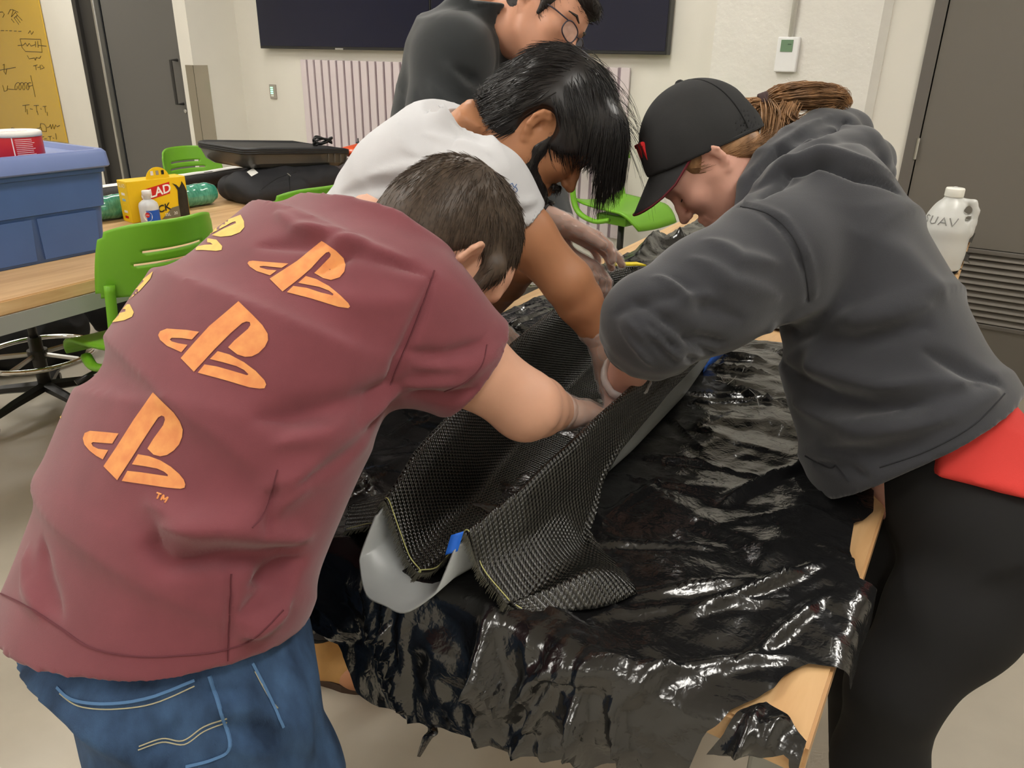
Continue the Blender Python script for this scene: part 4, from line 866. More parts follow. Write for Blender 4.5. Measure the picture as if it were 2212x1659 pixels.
# ribbed collar
ck = tp_(1.055, .008, -.012); n1 = nrm(sM+bT*.15); x1 = nrm(rT-n1*(rT @ n1)); y1 = np.cross(n1, x1)
local(MB().tube([ck+x1*.086*math.cos(a)+y1*.058*math.sin(a) for a in np.linspace(0, 2*math.pi, 41)[:-1]], .011, 10, closed=True, flat=.5, up=n1).build('collar', shirtm, None, True), shirt)
print_o = mat('orange_print', srgb(238, 148, 92), .8, var=.10, vscale=60, vcol=srgb(240, 165, 100)); print_y = mat('yellow_print', srgb(240, 196, 110), .8, var=.08, vscale=60)
K7 = lambda L_: [(320+x*460/2212, 500+y*460/2212) for x, y in L_]; K8 = lambda L_: [(160+x*300/1843, 830+y*300/1843) for x, y in L_]; K4 = lambda L_: [(x*700/2212, 400+y*700/2212) for x, y in L_]
LG = [(K8, print_o, [[(1055,108),(1200,250),(1330,375),(1410,490),(1450,600),(1440,700),(1400,800),(1330,880),(1240,940),(1150,958),(1060,935),(980,855),(1060,725),(1190,545),(1215,470),(1205,430),(1170,415),(1125,440),(1030,580),(900,780),(760,1000),(580,1275),(398,1090),(560,850),(800,470),(920,300)], [(600,655),(400,635),(220,620),(150,650),(125,720),(145,800),(210,880),(300,950),(390,1000),(462,875),(330,860),(260,825),(238,785),(260,770),(380,780),(515,790)], [(855,930),(1000,955),(1150,1010),(1290,1095),(1400,1190),(1460,1265),(1482,1330),(1470,1375),(1420,1390),(1250,1375),(950,1330),(640,1285),(715,1150),(900,1170),(1100,1200),(1250,1222),(1250,1200),(1200,1160),(1110,1120),(950,1090),(775,1065)]]),
 (K7, print_o, [[(942,728),(1090,870),(1190,975),(1245,1065),(1248,1130),(1215,1200),(1150,1265),(1080,1300),(1010,1305),(930,1280),(835,1205),(900,1135),(1040,1015),(1066,975),(1060,945),(1025,938),(980,955),(860,1060),(700,1220),(480,1460),(343,1318),(480,1160),(640,985),(800,850)], [(535,1045),(400,1025),(200,1012),(130,1040),(110,1080),(130,1130),(200,1190),(350,1258),(415,1180),(320,1165),(250,1145),(230,1125),(250,1108),(350,1110),(460,1125)], [(727,1245),(850,1280),(1000,1360),(1120,1450),(1210,1545),(1228,1590),(1210,1630),(1160,1635),(1050,1620),(800,1545),(520,1470),(590,1383),(720,1405),(880,1450),(1030,1495),(1045,1485),(1000,1440),(920,1400),(780,1360),(645,1328)]]),
 (K7, print_o, [[(1805,98),(1950,200),(2030,280),(2053,350),(2040,420),(1990,480),(1900,508),(1820,490),(1725,435),(1790,370),(1890,265),(1897,240),(1880,215),(1850,222),(1790,280),(1700,380),(1600,470),(1500,550),(1398,628),(1265,495),(1380,420),(1550,310),(1700,190)], [(1460,338),(1250,322),(1090,308),(1050,315),(1036,335),(1060,370),(1130,415),(1270,460),(1338,408),(1240,400),(1170,380),(1160,368),(1200,362),(1390,383)], [(1640,467),(1750,500),(1880,570),(2000,670),(2080,745),(2098,780),(2080,798),(1980,785),(1700,700),(1443,635),(1510,570),(1650,590),(1800,640),(1920,668),(1925,655),(1880,620),(1780,580),(1560,538)]]),
 (K4, print_y, [[(1645,205),(1668,250),(1670,290),(1640,325),(1580,348),(1510,355),(1448,345),(1530,300),(1615,262),(1610,250),(1590,255),(1450,330),(1265,450),(1245,452),(1250,420),(1330,360),(1430,300),(1540,245)], [(1350,385),(1420,365),(1480,375),(1520,420),(1515,445),(1480,452),(1380,445),(1275,450),(1330,425),(1400,410),(1455,408),(1440,395)]]),
 (K4, print_y, [[(1048,590),(1030,640),(960,720),(900,770),(862,785),(875,750),(960,660)], [(780,850),(840,805),(890,815),(918,870),(905,900),(850,925),(710,948),(740,905),(800,880),(860,865),(862,848)]]),
 (K4, print_y, [[(545,1180),(520,1260),(460,1360),(392,1438),(440,1330),(500,1240)], [(355,1490),(380,1460),(410,1490),(428,1550),(420,1595),(380,1610),(290,1615),(320,1560),(365,1530),(370,1510)]])]
for K_, m_, polys in LG:
    for pl in polys: decal('shirt_print', bvM, K_(pl), m_, shirt)
pxline('trademark_letters', bvM, [K8([(1105,1440),(1165,1462)]), K8([(1138,1450),(1105,1522)]), K8([(1155,1540),(1190,1475),(1195,1530),(1245,1505),(1205,1575)])], .0011, print_o, shirt)
# jeans
fj = Field(lo, hi, .006); hRj, hLj = legsM(fj, .004); fj.plane(tp_(.24), sM); fj.plane((0, 0, .06), -_z)
JV, JF = fj.mesh(2); JV = cloth_noise(JV, JF, 8, .003, (10, 10, 6)); JV = pxfolds(JV, JF, [([(440, 1490), (480, 1500), (520, 1495)], .008, -.006), ([(450, 1520), (500, 1535), (560, 1525)], .009, .006), ([(460, 1560), (520, 1580), (580, 1575)], .009, -.006), ([(470, 1600), (540, 1625), (620, 1620)], .010, .006), ([(540, 1560), (600, 1600), (640, 1650)], .012, -.008), ([(580, 1540), (640, 1580), (680, 1640)], .012, .007), ([(130, 1490), (230, 1510), (330, 1500), (430, 1465)], .007, .004), ([(300, 1640), (350, 1610), (390, 1560)], .012, -.008), ([(470, 1470), (490, 1540), (505, 1620)], .006, .004), ([(620, 1440), (650, 1520), (660, 1620)], .02, .008)])
jeans = wear('jeans', JV, JF, denim, rootM); bvJ = caster(JV, JF); stj = mat('denim_stitch', srgb(176, 170, 140), .8); sed = mat('denim_seam', srgb(86, 124, 168), .85)
pxline('pocket_edge', bvJ, [[(125, 1485), (160, 1512), (230, 1520), (320, 1508), (420, 1470)], [(452, 1460), (475, 1530), (497, 1612), (460, 1640), (400, 1656)], [(75, 1400), (95, 1440), (160, 1452), (238, 1452)], [(545, 1432), (580, 1500), (612, 1570)]], .0022, sed, jeans)
pxline('pocket_stitch', bvJ, [[(130, 1498), (170, 1525), (240, 1532), (330, 1520), (420, 1482)], [(300, 1612), (350, 1595), (395, 1600), (440, 1570), (490, 1552)], [(298, 1620), (350, 1603), (398, 1608), (440, 1580), (490, 1560)], [(550, 1450), (580, 1505), (600, 1530)]], .0009, stj, jeans)
# short brown hair
hairM = mat('brown_hair', srgb(74, 61, 50), .45, var=.3, vscale=160, spec=.4)
def capM(fd, o):
    R_ = hRM
    fd.ell(hqM(0, -.012, .040), R_, (np.array((.079, .103, .093))+o)*1.03, .02); fd.ell(hqM(0, -.035, -.01), R_, (np.array((.072, .072, .075))+o)*1.03, .03)
    fd.ell(hqM(0, -.03, -.065), R_, np.array((.056, .043, .05))+o, .03)
    for sd in (-1, 1): fd.cone(hqM(.074*sd, .030, .03), hqM(.070*sd, .034, -.022), .016, .007, .02)
    fd.ell(hqM(0, .10, -.03), R_, (.09, .085, .085), .02, 's')                   # face opening
    for sd in (-1, 1): fd.ell(hqM(.083*sd, .002, -.018), R_, (.022, .030, .042), .008, 's')   # cut around the ears
lo2, hi2 = bounds([hqM(0, 0, 0)], .17); fc = Field(lo2, hi2, .004); capM(fc, .001); CV, CF = fc.mesh(1)
crown = hqM(.015, -.06, .118)
def flowM(p):
    d = p-crown; d = d-nrm(p-hqM(0, -.01, .03))*(d @ nrm(p-hqM(0, -.01, .03))); s_ = np.cross(nrm(p-hqM(0, -.01, .03)), nrm(d)); return nrm(nrm(d)+.25*s_)
SVh, SFh = hair_strands(CV, CF, lambda p: True, 7000, flowM, lambda p: .024 if (p-hqM(0, 0, 0)) @ hRM[:, 2] > .0 else .014, .0008, 5, .0035, 0, None, .30, .07, 2)
wear('hair', *vjoin((CV, CF), (SVh, SFh)), hairM, rootM)
shoes(rootM, [np.array((hp[0], hp[1], .09))+rM*.05*sd-fM*.02 for hp, sd in ((hRj, 1), (hLj, -1))], fM, shoem)
# ---------------------------------------------------------------- woman in cap and dark hoodie
fW = nrm((-.94, -.30, 0)); lW = np.array((-fW[1], fW[0], 0.)); lW = lW if lW[1] < 0 else -lW      # lW: her left, towards the camera
rW = -lW
pelW = P(2105, 1085, 1.30); c7W = P(1745, 375, 1.46); sW = nrm(c7W-pelW); rTw = nrm(rW-sW*(rW @ sW)); bTw = np.cross(rTw, sW); LW = np.linalg.norm(c7W-pelW)
rootW = empty('person', (pelW[0], pelW[1], 0), label='person in a black cap and charcoal hoodie leaning over the table edge', cat='person')
tw_ = lambda t, x=0, b_=0: pelW+sW*(t*LW)+rTw*x+bTw*b_
shLw, elLw, wrLw = P(1668, 560, 1.29), P(1414, 698, 1.21), P(1336, 842, 1.42)
shRw, elRw, wrRw = tw_(.86, .15, -.02), np.array((-.47, 1.42, 1.10)), P(1391, 820, 1.51)
def torsoW(fd, o=0, low=True):
    st = [(tw_(-.14, 0, -.0), rTw, bTw, .18+o, .20+o, .13+o), (tw_(.15, 0, .0), rTw, bTw, .18+o, .215+o, .125+o), (tw_(.38, 0, .01), rTw, bTw, .175+o, .20+o, .098+o), (tw_(.62, 0, .02), rTw, bTw, .18+o, .165+o, .090+o), (tw_(.82, 0, .01), rTw, bTw, .17+o, .11+o, .092+o), (tw_(.97, 0, -.01), rTw, bTw, .11+o, .07+o, .075+o)]
    fd.loft(st, .03, .05)
def legsW(fd, o=0):
    Rw = np.stack([rW, fW, _z], 1)
    fd.ell(pelW+np.array((0, 0, -.01)), Rw, np.array((.165, .128, .13))+o, .05)
    for sd in (-1, 1): fd.ell(pelW+rW*.08*sd-fW*.06+np.array((0, 0, -.06)), Rw, np.array((.095, .10, .115))+o, .05)
    for sd in (-1, 1):
        hp = pelW+rW*.085*sd-fW*.01+np.array((0, 0, -.08)); kn = P(1932, 1490, 1.24) if sd < 0 else P(1932, 1490, 1.24)+rW*.22; an = np.array((kn[0]+.02, kn[1]+.0, .09)) if sd < 0 else np.array((kn[0]+.06, kn[1]+.02, .09))
        leg(fd, hp, kn, an, (.102+o, .066+o, .045+o))
        if o <= 0: foot(fd, an, fW, .23)
lo, hi = bounds([pelW, c7W, np.array((pelW[0], pelW[1], 0.)), elLw, elRw, wrLw, P(1932, 1490, 1.24)], .27); lo[2] = -.02
fb = Field(lo, hi, .007); torsoW(fb, -.085); legsW(fb, -.012)
neckW = tw_(.93, 0, -.02)
fb.chain([shLw, elLw], [.05, .043], .03); fb.chain([elLw, lerp(elLw, wrLw, .35), wrLw], [.043, .043, .029], .012)
fb.chain([shRw, elRw], [.05, .043], .03); fb.chain([elRw, lerp(elRw, wrRw, .35), wrRw], [.043, .041, .029], .012)
bodyV = [fb.mesh(1)]
vr, vu, vf = view_axes(1529, 346); fh = nrm(-vr*.573-vu*.82); uh = nrm(-vr*.82+vu*.573)
hcW = P(1529, 350, 1.47)
HVw, HFw, hqW, hRW = head(hcW, fh, uh, neckW, .95, neck_r=.05, ears=(1, -1), jaw=.95, earout=.30, ear_s=.92); bodyV.append((HVw, HFw))
hA, gA = hand(wrLw, (-.10, .02, -1), (1, 0, 0), 1, lerp(wrLw, elLw, .25), .93, curl=(.25, .25, .25, .3))
hB, gB = hand(wrRw, (-.15, -.15, -.9), (1, 0, 0), -1, lerp(wrRw, elRw, .3), .93, curl=(.2, .2, .2, .2))
bodyV += [hA, hB]; wear('body', *vjoin(*bodyV), skin_d, rootW)
wear('glove', *gA, glovem, rootW); wear('glove', *gB, glovem, rootW)
# glove cuff, rolled loosely round the wrist
cf = MB(); ax = nrm(elLw-wrLw); x1 = nrm(np.cross(ax, (0, 0, 1))); y1 = np.cross(ax, x1); g = []
for t, r_ in ((-.015, .034), (0., .040), (.018, .047), (.03, .043), (.024, .038)):
    g.append([wrLw+ax*(t+.035)+(x1*math.cos(a)+y1*math.sin(a))*(r_+.006*pnoise(Vector((math.cos(a)*2, math.sin(a)*2, t*60)))) for a in np.linspace(0, 2*math.pi, 33)])
o = cf.grid(np.array(g)).build('glove_cuff', cuffm, None, True); local(o, rootW)
hoodm = mat('charcoal_fleece', srgb(52, 53, 58), .95, var=.07, vscale=14, bump=.3, bscale=700, bdist=.001, sheen=.3)
fs = Field(lo, hi, .0058); torsoW(fs, .006)
slW = lerp(elLw, wrLw, .12); dv = nrm(wrLw-elLw)
fs.chain([tw_(.84, -.09, .0), shLw, lerp(shLw, elLw, .55), elLw], [.10, .098, .088, .082], .045)
fs.chain([elLw, elLw+dv*.05], [.082, .068], .02)
fs.chain([shRw, elRw], [.09, .075], .045); fs.chain([elRw, lerp(elRw, wrRw, .35)], [.07, .06], .02)
fs.chain([elLw+dv*.03, elLw+dv*.14], [.046, .052], .004, 's'); fs.plane(elLw+dv*.062, dv, elLw+dv*.07, .105)
fs.plane(lerp(elRw, wrRw, .4), wrRw-elRw, lerp(elRw, wrRw, .4), .1)
# bunched cloth above the rolled cuff
for t, r_ in ((.0, .015), (-.03, .014)):
    for an in np.linspace(0, 2*math.pi, 13):
        x1 = nrm(np.cross(dv, (0, 0, 1))); y1 = np.cross(dv, x1); fs.ball(elLw+dv*(.035+t)+(x1*math.cos(an)+y1*math.sin(an))*.064, r_, .015)
hemW = P(1850, 1045, 1.32); h2 = P(2192, 812, 1.40); 
hn = nrm(np.cross(h2-hemW, nrm(ray(2000, 940))+np.array((0, 0, .25)))); hn = hn if hn @ sW < 0 else -hn; fs.plane(lerp(hemW, h2, .5), hn)
# hood: standing inner collar and the outer fold lying on the back
ic = [P(1612, 455, 1.37), P(1618, 400, 1.38), P(1650, 345, 1.40), P(1705, 302, 1.44), P(1765, 268, 1.49), P(1795, 262, 1.56), P(1700, 320, 1.62), P(1600, 420, 1.58), P(1570, 470, 1.5)]
fs.chain(ic, [.022, .022, .024, .026, .026, .026, .026, .026, .024], .006)
ic2 = [p-nrm(hqW(0, -.05, 0)-neckW)*.045 for p in ic]; fs.chain(ic2, [.034, .034, .036, .038, .04, .04, .04, .04, .036], .03)
oc = [P(1640, 440, 1.33), P(1690, 390, 1.33), P(1770, 345, 1.36), P(1850, 330, 1.42), P(1880, 350, 1.5), P(1800, 340, 1.6)]
fs.chain(oc, [.026, .034, .042, .046, .046, .045], .008)
fs.chain([P(1810, 300, 1.42), P(1880, 350, 1.42), P(1905, 375, 1.44)], [.028, .036, .026], .008)
fs.chain([hqW(0, -.02, .0), neckW], [.058, .062], .006, 's')
SV, SF = fs.mesh(2); SV = cloth_noise(SV, SF, 5, .003, (7, 7, 7), False)
SV = pxfolds(SV, SF, [([(1600, 445), (1680, 480), (1730, 560), (1745, 650)], .008, -.008), ([(1615, 440), (1690, 470), (1742, 550), (1760, 640)], .008, .004), ([(1700, 690), (1850, 690), (2000, 660)], .022, .012), ([(1720, 720), (1850, 735), (2000, 705)], .018, -.014), ([(1660, 710), (1760, 790), (1900, 840), (2080, 830)], .022, .016), ([(1690, 790), (1800, 860), (1950, 880), (2120, 830)], .02, -.018), ([(1720, 870), (1850, 930), (2000, 920), (2150, 850)], .024, .014), ([(1780, 970), (1900, 980), (2050, 920)], .018, -.012), ([(1420, 600), (1480, 640), (1540, 640)], .012, .010), ([(1370, 650), (1440, 690), (1500, 730), (1560, 740)], .012, -.010), ([(1350, 690), (1420, 730), (1480, 770)], .012, .010), ([(1400, 700), (1450, 745), (1500, 780)], .007, -.014), ([(1370, 690), (1420, 745), (1460, 785)], .006, -.010), ([(1340, 700), (1380, 755), (1410, 790)], .006, .007), ([(1430, 690), (1490, 740), (1540, 765)], .006, -.010), ([(1330, 680), (1400, 650), (1470, 640)], .012, -.007), ([(1450, 600), (1520, 660), (1600, 690)], .014, -.008), ([(1500, 560), (1580, 610), (1680, 640)], .016, .008), ([(1530, 520), (1600, 560), (1680, 570)], .016, .008), ([(1645, 425), (1700, 372), (1770, 352), (1850, 378), (1938, 412)], .010, -.022), ([(1645, 400), (1700, 350), (1770, 330), (1850, 350), (1925, 385)], .016, .012), ([(1640, 385), (1690, 325), (1760, 292), (1830, 262)], .010, -.022), ([(1610, 440), (1630, 370), (1700, 303), (1790, 250)], .010, .008), ([(1650, 420), (1760, 350), (1880, 370)], .014, -.008), ([(1690, 380), (1800, 360), (1930, 400)], .012, .006), ([(1840, 500), (1960, 560), (2040, 640)], .03, .006), ([(2000, 760), (2090, 800), (2160, 830)], .014, -.012), ([(1760, 1000), (1830, 1010), (1870, 1030)], .01, -.008)], 1.25)
hoodie = wear('hoodie', SV, SF, hoodm, rootW); bvW = caster(SV, SF); sdk = mat('hoodie_seam', srgb(40, 41, 45), .9)
pxline('shoulder_seam', bvW, [[(1600, 446), (1660, 462), (1705, 500), (1735, 560), (1748, 650)]], .0012, sdk, hoodie)
pxline('pocket_edge', bvW, [[(1740, 985), (1790, 1010), (1805, 1005)], [(1805, 1005), (1835, 1040)]], .0016, sdk, hoodie)
x1 = nrm(np.cross(dv, (0, 0, 1))); y1 = np.cross(dv, x1); local(MB().tube([elLw+dv*(.060+.004*math.sin(3*a))+(x1*math.cos(a)+y1*math.sin(a))*(.0625+.003*math.sin(2*a+1)) for a in np.linspace(0, 2*math.pi, 41)[:-1]], .0095, 8, closed=True, flat=.6, up=dv).build('rolled_cuff', hoodm, None, True), hoodie)
pxline('waistband_seam', bvW, [[(1900, 1010), (2000, 975), (2100, 920), (2170, 850)]], .0013, sdk, hoodie)
# red shirt tail below the hoodie
redm = mat('red_cotton', srgb(206, 58, 52), .85, var=.06, bump=.3, bscale=800, bdist=.001)
fr_ = Field(lo, hi, .006); Rw = np.stack([rW, fW, _z], 1)
fr_.ell(pelW+np.array((0, 0, .0)), Rw, (.178, .14, .14), .05)
for sd in (-1, 1): fr_.ell(pelW+rW*.08*sd-fW*.055+np.array((0, 0, -.035)), Rw, (.106, .115, .115), .06)
fr_.loft([(tw_(-.05), rTw, bTw, .17, .13, .13), (tw_(.2), rTw, bTw, .16, .15, .118)], .04)
r1, r2 = P(1990, 1020, 1.17), P(2205, 1062, 1.25); n_ = nrm(np.cross(r2-r1, nrm(ray(2100, 1050))+np.array((0, 0, .06)))); n_ = n_ if n_[2] < 0 else -n_; fr_.plane(r1, n_)
fr_.plane(pelW+fW*.10, fW)
RV, RF = fr_.mesh(2); RV = cloth_noise(RV, RF, 6, .003, (9, 9, 9)); wear('red_shirt', RV, RF, redm, rootW)
legm = mat('black_leggings', srgb(24, 24, 25), .9, bump=.15, bscale=900, bdist=.0006)
fj = Field(lo, hi, .006); legsW(fj, .003); fj.loft([(tw_(-.12), rTw, bTw, .155, .13, .11), (tw_(.14), rTw, bTw, .145, .12, .10)], .05); fj.plane(tw_(.16), sW); fj.plane((0, 0, .08), -_z); wear('leggings', *fj.mesh(2), legm, rootW)
# cap
capm = mat('black_cap_cotton', srgb(44, 44, 45), .9, var=.12, vscale=20, bump=.4, bscale=900, bdist=.0008)
fc_ = nrm(-RR*.91-UU*.41-FW*.02); uc = nrm(-RR*.41+UU*.91); rc = np.cross(fc_, uc); Rc = np.stack([rc, fc_, uc], 1); rc, uc = rc*math.cos(.2)+uc*math.sin(.2), uc*math.cos(.2)-rc*math.sin(.2); Rc = np.stack([rc, fc_, uc], 1); cc = P(1526, 328, 1.47); cq = lambda x, y, z: cc+rc*x+fc_*y+uc*z
lo2, hi2 = bounds([cc], .2); fcp = Field(lo2, hi2, .0038)
fcp.ell(cq(0, 0, .0), Rc, (.088, .116, .136), .01); fcp.ell(cq(0, .03, .03), Rc, (.082, .084, .095), .03); fcp.plane(cq(0, 0, 0), -uc)
fcp.ell(cq(0, 0, -.004), Rc, (.083, .111, .130), .002, 's'); fcp.ell(cq(0, -.122, .058), Rc, (.046, .052, .036), .004, 's')
CVc, CFc = fcp.mesh(1); cap_root = wear('cap', CVc, CFc, capm, rootW); bvC = caster(CVc, CFc)
CVn = pxfolds(CVc, CFc, [([(1480, 230), (1520, 260), (1560, 265)], .006, -.003), ([(1500, 225), (1530, 245), (1550, 250)], .005, .003)])
b = MB(); b.lathe([(.009, 0), (.009, .003), (.005, .007), (0.0005, .008)], 12, cq(0, .004, .1345), axis=uc); local(b.build('button', capm), cap_root)
seamc = mat('cap_seam', srgb(30, 30, 31), .9); arcs = []
b = MB()
for an in (0, 60, 120, 180, 240, 300):
    a = math.radians(an+90); pts = []
    for e in np.linspace(.08, 1.5, 16):
        pts.append(cq(.089*math.cos(a)*math.cos(e), .117*math.sin(a)*math.cos(e), .1365*math.sin(e)))
    if an != 180: b.tube(pts, .0011, 4)
o = b.build('panel_seams', seamc); local(o, cap_root); o['kind'] = 'stuff'
b = MB(); b.tube([cq(.087*math.cos(a), .113*math.sin(a), .004) for a in np.linspace(-.15-math.pi/2+.5, math.pi*1.5-.35, 40)], .0035, 6); local(b.build('sweatband_edge', capm), cap_root)
g = []                                                    # curved brim
for i in range(13):
    a = math.radians(-60+120*i/12); e_ = max(0, math.cos(a*1.5))**.6; row = []
    for k in range(8):
        t = k/7; rad = lerp((.086*math.sin(a), .114*math.cos(a)), (.088*math.sin(a), .114*math.cos(a)+.060*e_), t); row.append(cq(rad[0], rad[1], .004-(.058+.03*(rad[0]/.09)**2)*e_*t))
    g.append(row)
o = MB().grid(np.array(g)).build('brim', capm, None, True); md = o.modifiers.new('s', 'SOLIDIFY'); md.thickness = .004; local(o, cap_root)
rim = MB(); rim.tube([np.array(g[i][7])+0*uc for i in range(13)], .0022, 5); local(rim.build('brim_edge', mat('brim_edge_red', srgb(96, 24, 34), .8)), cap_root)
b = MB(); pb = cq(.0, .116, .048); 
for dx in (-.017, 0, .017): b.box(cq(dx, .1165-6*dx*dx, .047), (.011, .007, .036), Rc, bev=.002)
b.box(cq(0, .1165, .062), (.046, .006, .008), Rc, bev=.002)
o = b.build('red_emblem', mat('red_embroidery', srgb(214, 36, 40), .8)); local(o, cap_root)
o = MB().tube([cq(.086*math.cos(a), .110*math.sin(a), .004+.0*a) for a in np.linspace(-math.pi/2-.55, -math.pi/2+.55, 9)], .007, 6, flat=.3).build('back_strap', capm); local(o, cap_root)
# hair: under-cap hair, ponytail, loose strands
hairW = mat('light_brown_hair', srgb(134, 98, 68), .4, var=.35, vscale=40, vcol=srgb(186, 142, 100))
lo2, hi2 = bounds([hqW(0, 0, 0)], .16); fh2 = Field(lo2, hi2, .004)
fh2.ell(hqW(0, -.016, .036), hRW, np.array((.0795, .1, .09))*.95, .02); fh2.ell(hqW(0, -.045, -.03), hRW, np.array((.062, .055, .062))*.95, .03)
for sd in (-1, 1): fh2.cone(hqW(.070*sd, .012, .03), hqW(.069*sd, .022, .012), .014, .007, .02)
fh2.ell(hqW(0, .10, -.03), hRW, np.array((.09, .085, .088))*.95, .02, 's')
for sd in (-1, 1): fh2.ell(hqW(.083*sd, .0, -.03), hRW, np.array((.024, .032, .042))*.95, .006, 's')
fh2.cone(hqW(.085, .0, -.09), hqW(-.085, .0, -.09), .055, .055, .01, 's')
V0, F0 = fh2.mesh(1); parts = [(V0, F0), hair_strands(V0, F0, lambda p: (p-cc) @ uc < -.012, 900, lambda p: nrm(-hRW[:, 1]-hRW[:, 2]*.6), lambda p: .035, .0008, 6, .002, 0, None, .2, .04, 3, [(hqW(.085, -.012, -.015), .03)])]
tie = P(1652, 222, 1.50); rg = np.random.RandomState(3); n = 520
root0 = P(1612, 238, 1.50); kp = [root0, tie, P(1690, 210, 1.49), P(1750, 205, 1.49), P(1805, 208, 1.50), P(1826, 225, 1.50)]; cs = spline(kp, 4); wr_ = np.interp(np.linspace(0, 5, len(cs)), range(6), [.030, .013, .03, .034, .026, .012])
S3 = np.zeros((n, len(cs), 3)); offs = rg.normal(0, .5, (n, 3)); offs /= np.maximum(1, np.linalg.norm(offs, axis=1))[:, None]
for j in range(len(cs)): S3[:, j] = cs[j]+offs*wr_[j]*np.array((1, 1, .8))
endk = rg.uniform(.8, 1.0, n)
parts.append(strand_mesh(S3+rg.normal(0, .0008, S3.shape), np.full(n, .0016)))
kp2 = [tie, P(1662, 262, 1.47), P(1650, 320, 1.45), P(1618, 362, 1.44)]; cs = spline(kp2, 5); wr_ = np.interp(np.linspace(0, 3, len(cs)), range(4), [.012, .022, .016, .006]); n = 220
S4 = np.zeros((n, len(cs), 3)); offs = rg.normal(0, .5, (n, 3))
for j in range(len(cs)): S4[:, j] = cs[j]+offs*wr_[j]
parts.append(strand_mesh(S4, np.full(n, .0015)))
kp3 = [P(1700, 232, 1.48), P(1690, 262, 1.47), P(1730, 275, 1.48), P(1790, 240, 1.50)]; cs = spline(kp3, 5); n = 200; S5 = np.zeros((n, len(cs), 3)); offs = rg.normal(0, .5, (n, 3))
for j in range(len(cs)): S5[:, j] = cs[j]+offs*.018
parts.append(strand_mesh(S5, np.full(n, .0015)))
tv = hqW(.078, .02, -.005)
for i in range(9):
    e = np.array([hqW(.079, .02, .0), hqW(.080, .034, -.02), hqW(.076+.002*i, .038+.002*i, -.055), hqW(.07, .03+.003*i, -.09)]); parts.append(strand_mesh(spline(e+rg.normal(0, .0025, e.shape), 5)[None], np.array([.0007])))
wear('hair', *vjoin(*parts), hairW, rootW)
b = MB(); tdv = nrm(P(1690, 210, 1.49)-root0)
for k in (-.006, .0, .006): 
    x1 = nrm(np.cross(tdv, (0, 0, 1))); y1 = np.cross(tdv, x1); b.tube([tie+tdv*k+(x1*math.cos(a)+y1*math.sin(a))*.0165 for a in np.linspace(0, 2*math.pi, 17)[:-1]], .0045, 6, closed=True)
o = b.build('hair_tie', mat('hair_tie_brown', srgb(72, 54, 54), .8), None, True); local(o, rootW)
# brow and eyelid
b = MB(); b.tube([hqW(.020, .093, .020), hqW(.036, .088, .024), hqW(.052, .074, .018)], [.0018, .0022, .001], 5); b.tube([hqW(-.020, .093, .020), hqW(-.036, .088, .024), hqW(-.052, .074, .018)], [.0018, .0022, .001], 5); o = b.build('eyebrows', hairW); local(o, rootW); o['kind'] = 'stuff'
b = MB(); b.tube([hqW(.022, .085, -.004), hqW(.033, .0895, -.006), hqW(.046, .080, -.003)], .0013, 5); b.tube([hqW(-.022, .085, -.004), hqW(-.033, .0895, -.006), hqW(-.046, .080, -.003)], .0013, 5); o = b.build('eyelashes', mat('lash_dark', srgb(60, 44, 38), .7)); local(o, rootW); o['kind'] = 'stuff'
kn_ = P(1932, 1490, 1.24); shoes(rootW, [np.array((kn_[0]+.02, kn_[1], .09)), np.array(((kn_+rW*.22)[0]+.06, (kn_+rW*.22)[1]+.02, .09))], fW, shoem, .24)
# ---------------------------------------------------------------- man in the light grey shirt
fG = nrm((.97, .10, 0)); rG = np.array((fG[1], -fG[0], 0.))
pelG = np.array((-1.33, 1.16, .93)); c7G = P(1003, 290, 1.47); sG = nrm(c7G-pelG); rTg = nrm(rG-sG*(rG @ sG)); bTg = np.cross(rTg, sG); LG_ = np.linalg.norm(c7G-pelG)
rootG = empty('person', (pelG[0], pelG[1], 0), label='person with long black hair and beard in a light grey shirt reaching into the mould', cat='person')
tg_ = lambda t, x=0, b_=0: pelG+sG*(t*LG_)+rTg*x+bTg*b_
shG, elG, wrG = P(1048, 415, 1.36), P(1228, 612, 1.42), P(1300, 735, 1.49)
shGl, elGl, wrGl = tg_(.88, -.16, -.02), P(1128, 565, 1.58), PZ(1035, 690, .93)
def torsoG(fd, o=0):
    st = [(tg_(-.1, 0, 0), rTg, bTg, .185+o, .125+o, .125+o), (tg_(.2, 0, 0), rTg, bTg, .185+o, .12+o, .10+o), (tg_(.45, 0, .01), rTg, bTg, .185+o, .125+o, .085+o), (tg_(.68, 0, .01), rTg, bTg, .19+o, .125+o, .08+o), (tg_(.85, 0, .005), rTg, bTg, .175+o, .10+o, .085+o), (tg_(.97, 0, 0), rTg, bTg, .12+o, .07+o, .07+o), (tg_(1.06, 0, -.01), rTg, bTg, .08+o, .055+o, .05+o)]
    fd.loft(st, .03, .05)
def legsG(fd, o=0):
    R_ = np.stack([rG, fG, _z], 1); fd.ell(pelG+np.array((0, 0, -.03)), R_, np.array((.17, .13, .14))+o, .05)
    for sd in (-1, 1):
        hp = pelG+rG*.1*sd+np.array((0, 0, -.06)); kn = hp+fG*.09+np.array((0, 0, -.38)); an = np.array((-1.255, 1.105, .10)) if sd > 0 else np.array((-1.45, 1.35, .10))
        leg(fd, hp, kn, an, (.098+o, .066+o, .048+o))
        if o <= 0: foot(fd, an, fG, .25)
lo, hi = bounds([pelG, c7G, np.array((pelG[0], pelG[1], 0.)), elG, wrG, elGl, wrGl, (-1.0, 1.1, .05)], .25); lo[2] = -.02
fb = Field(lo, hi, .007); torsoG(fb, -.04); legsG(fb, -.012); neckG = tg_(.97, 0, -.02)
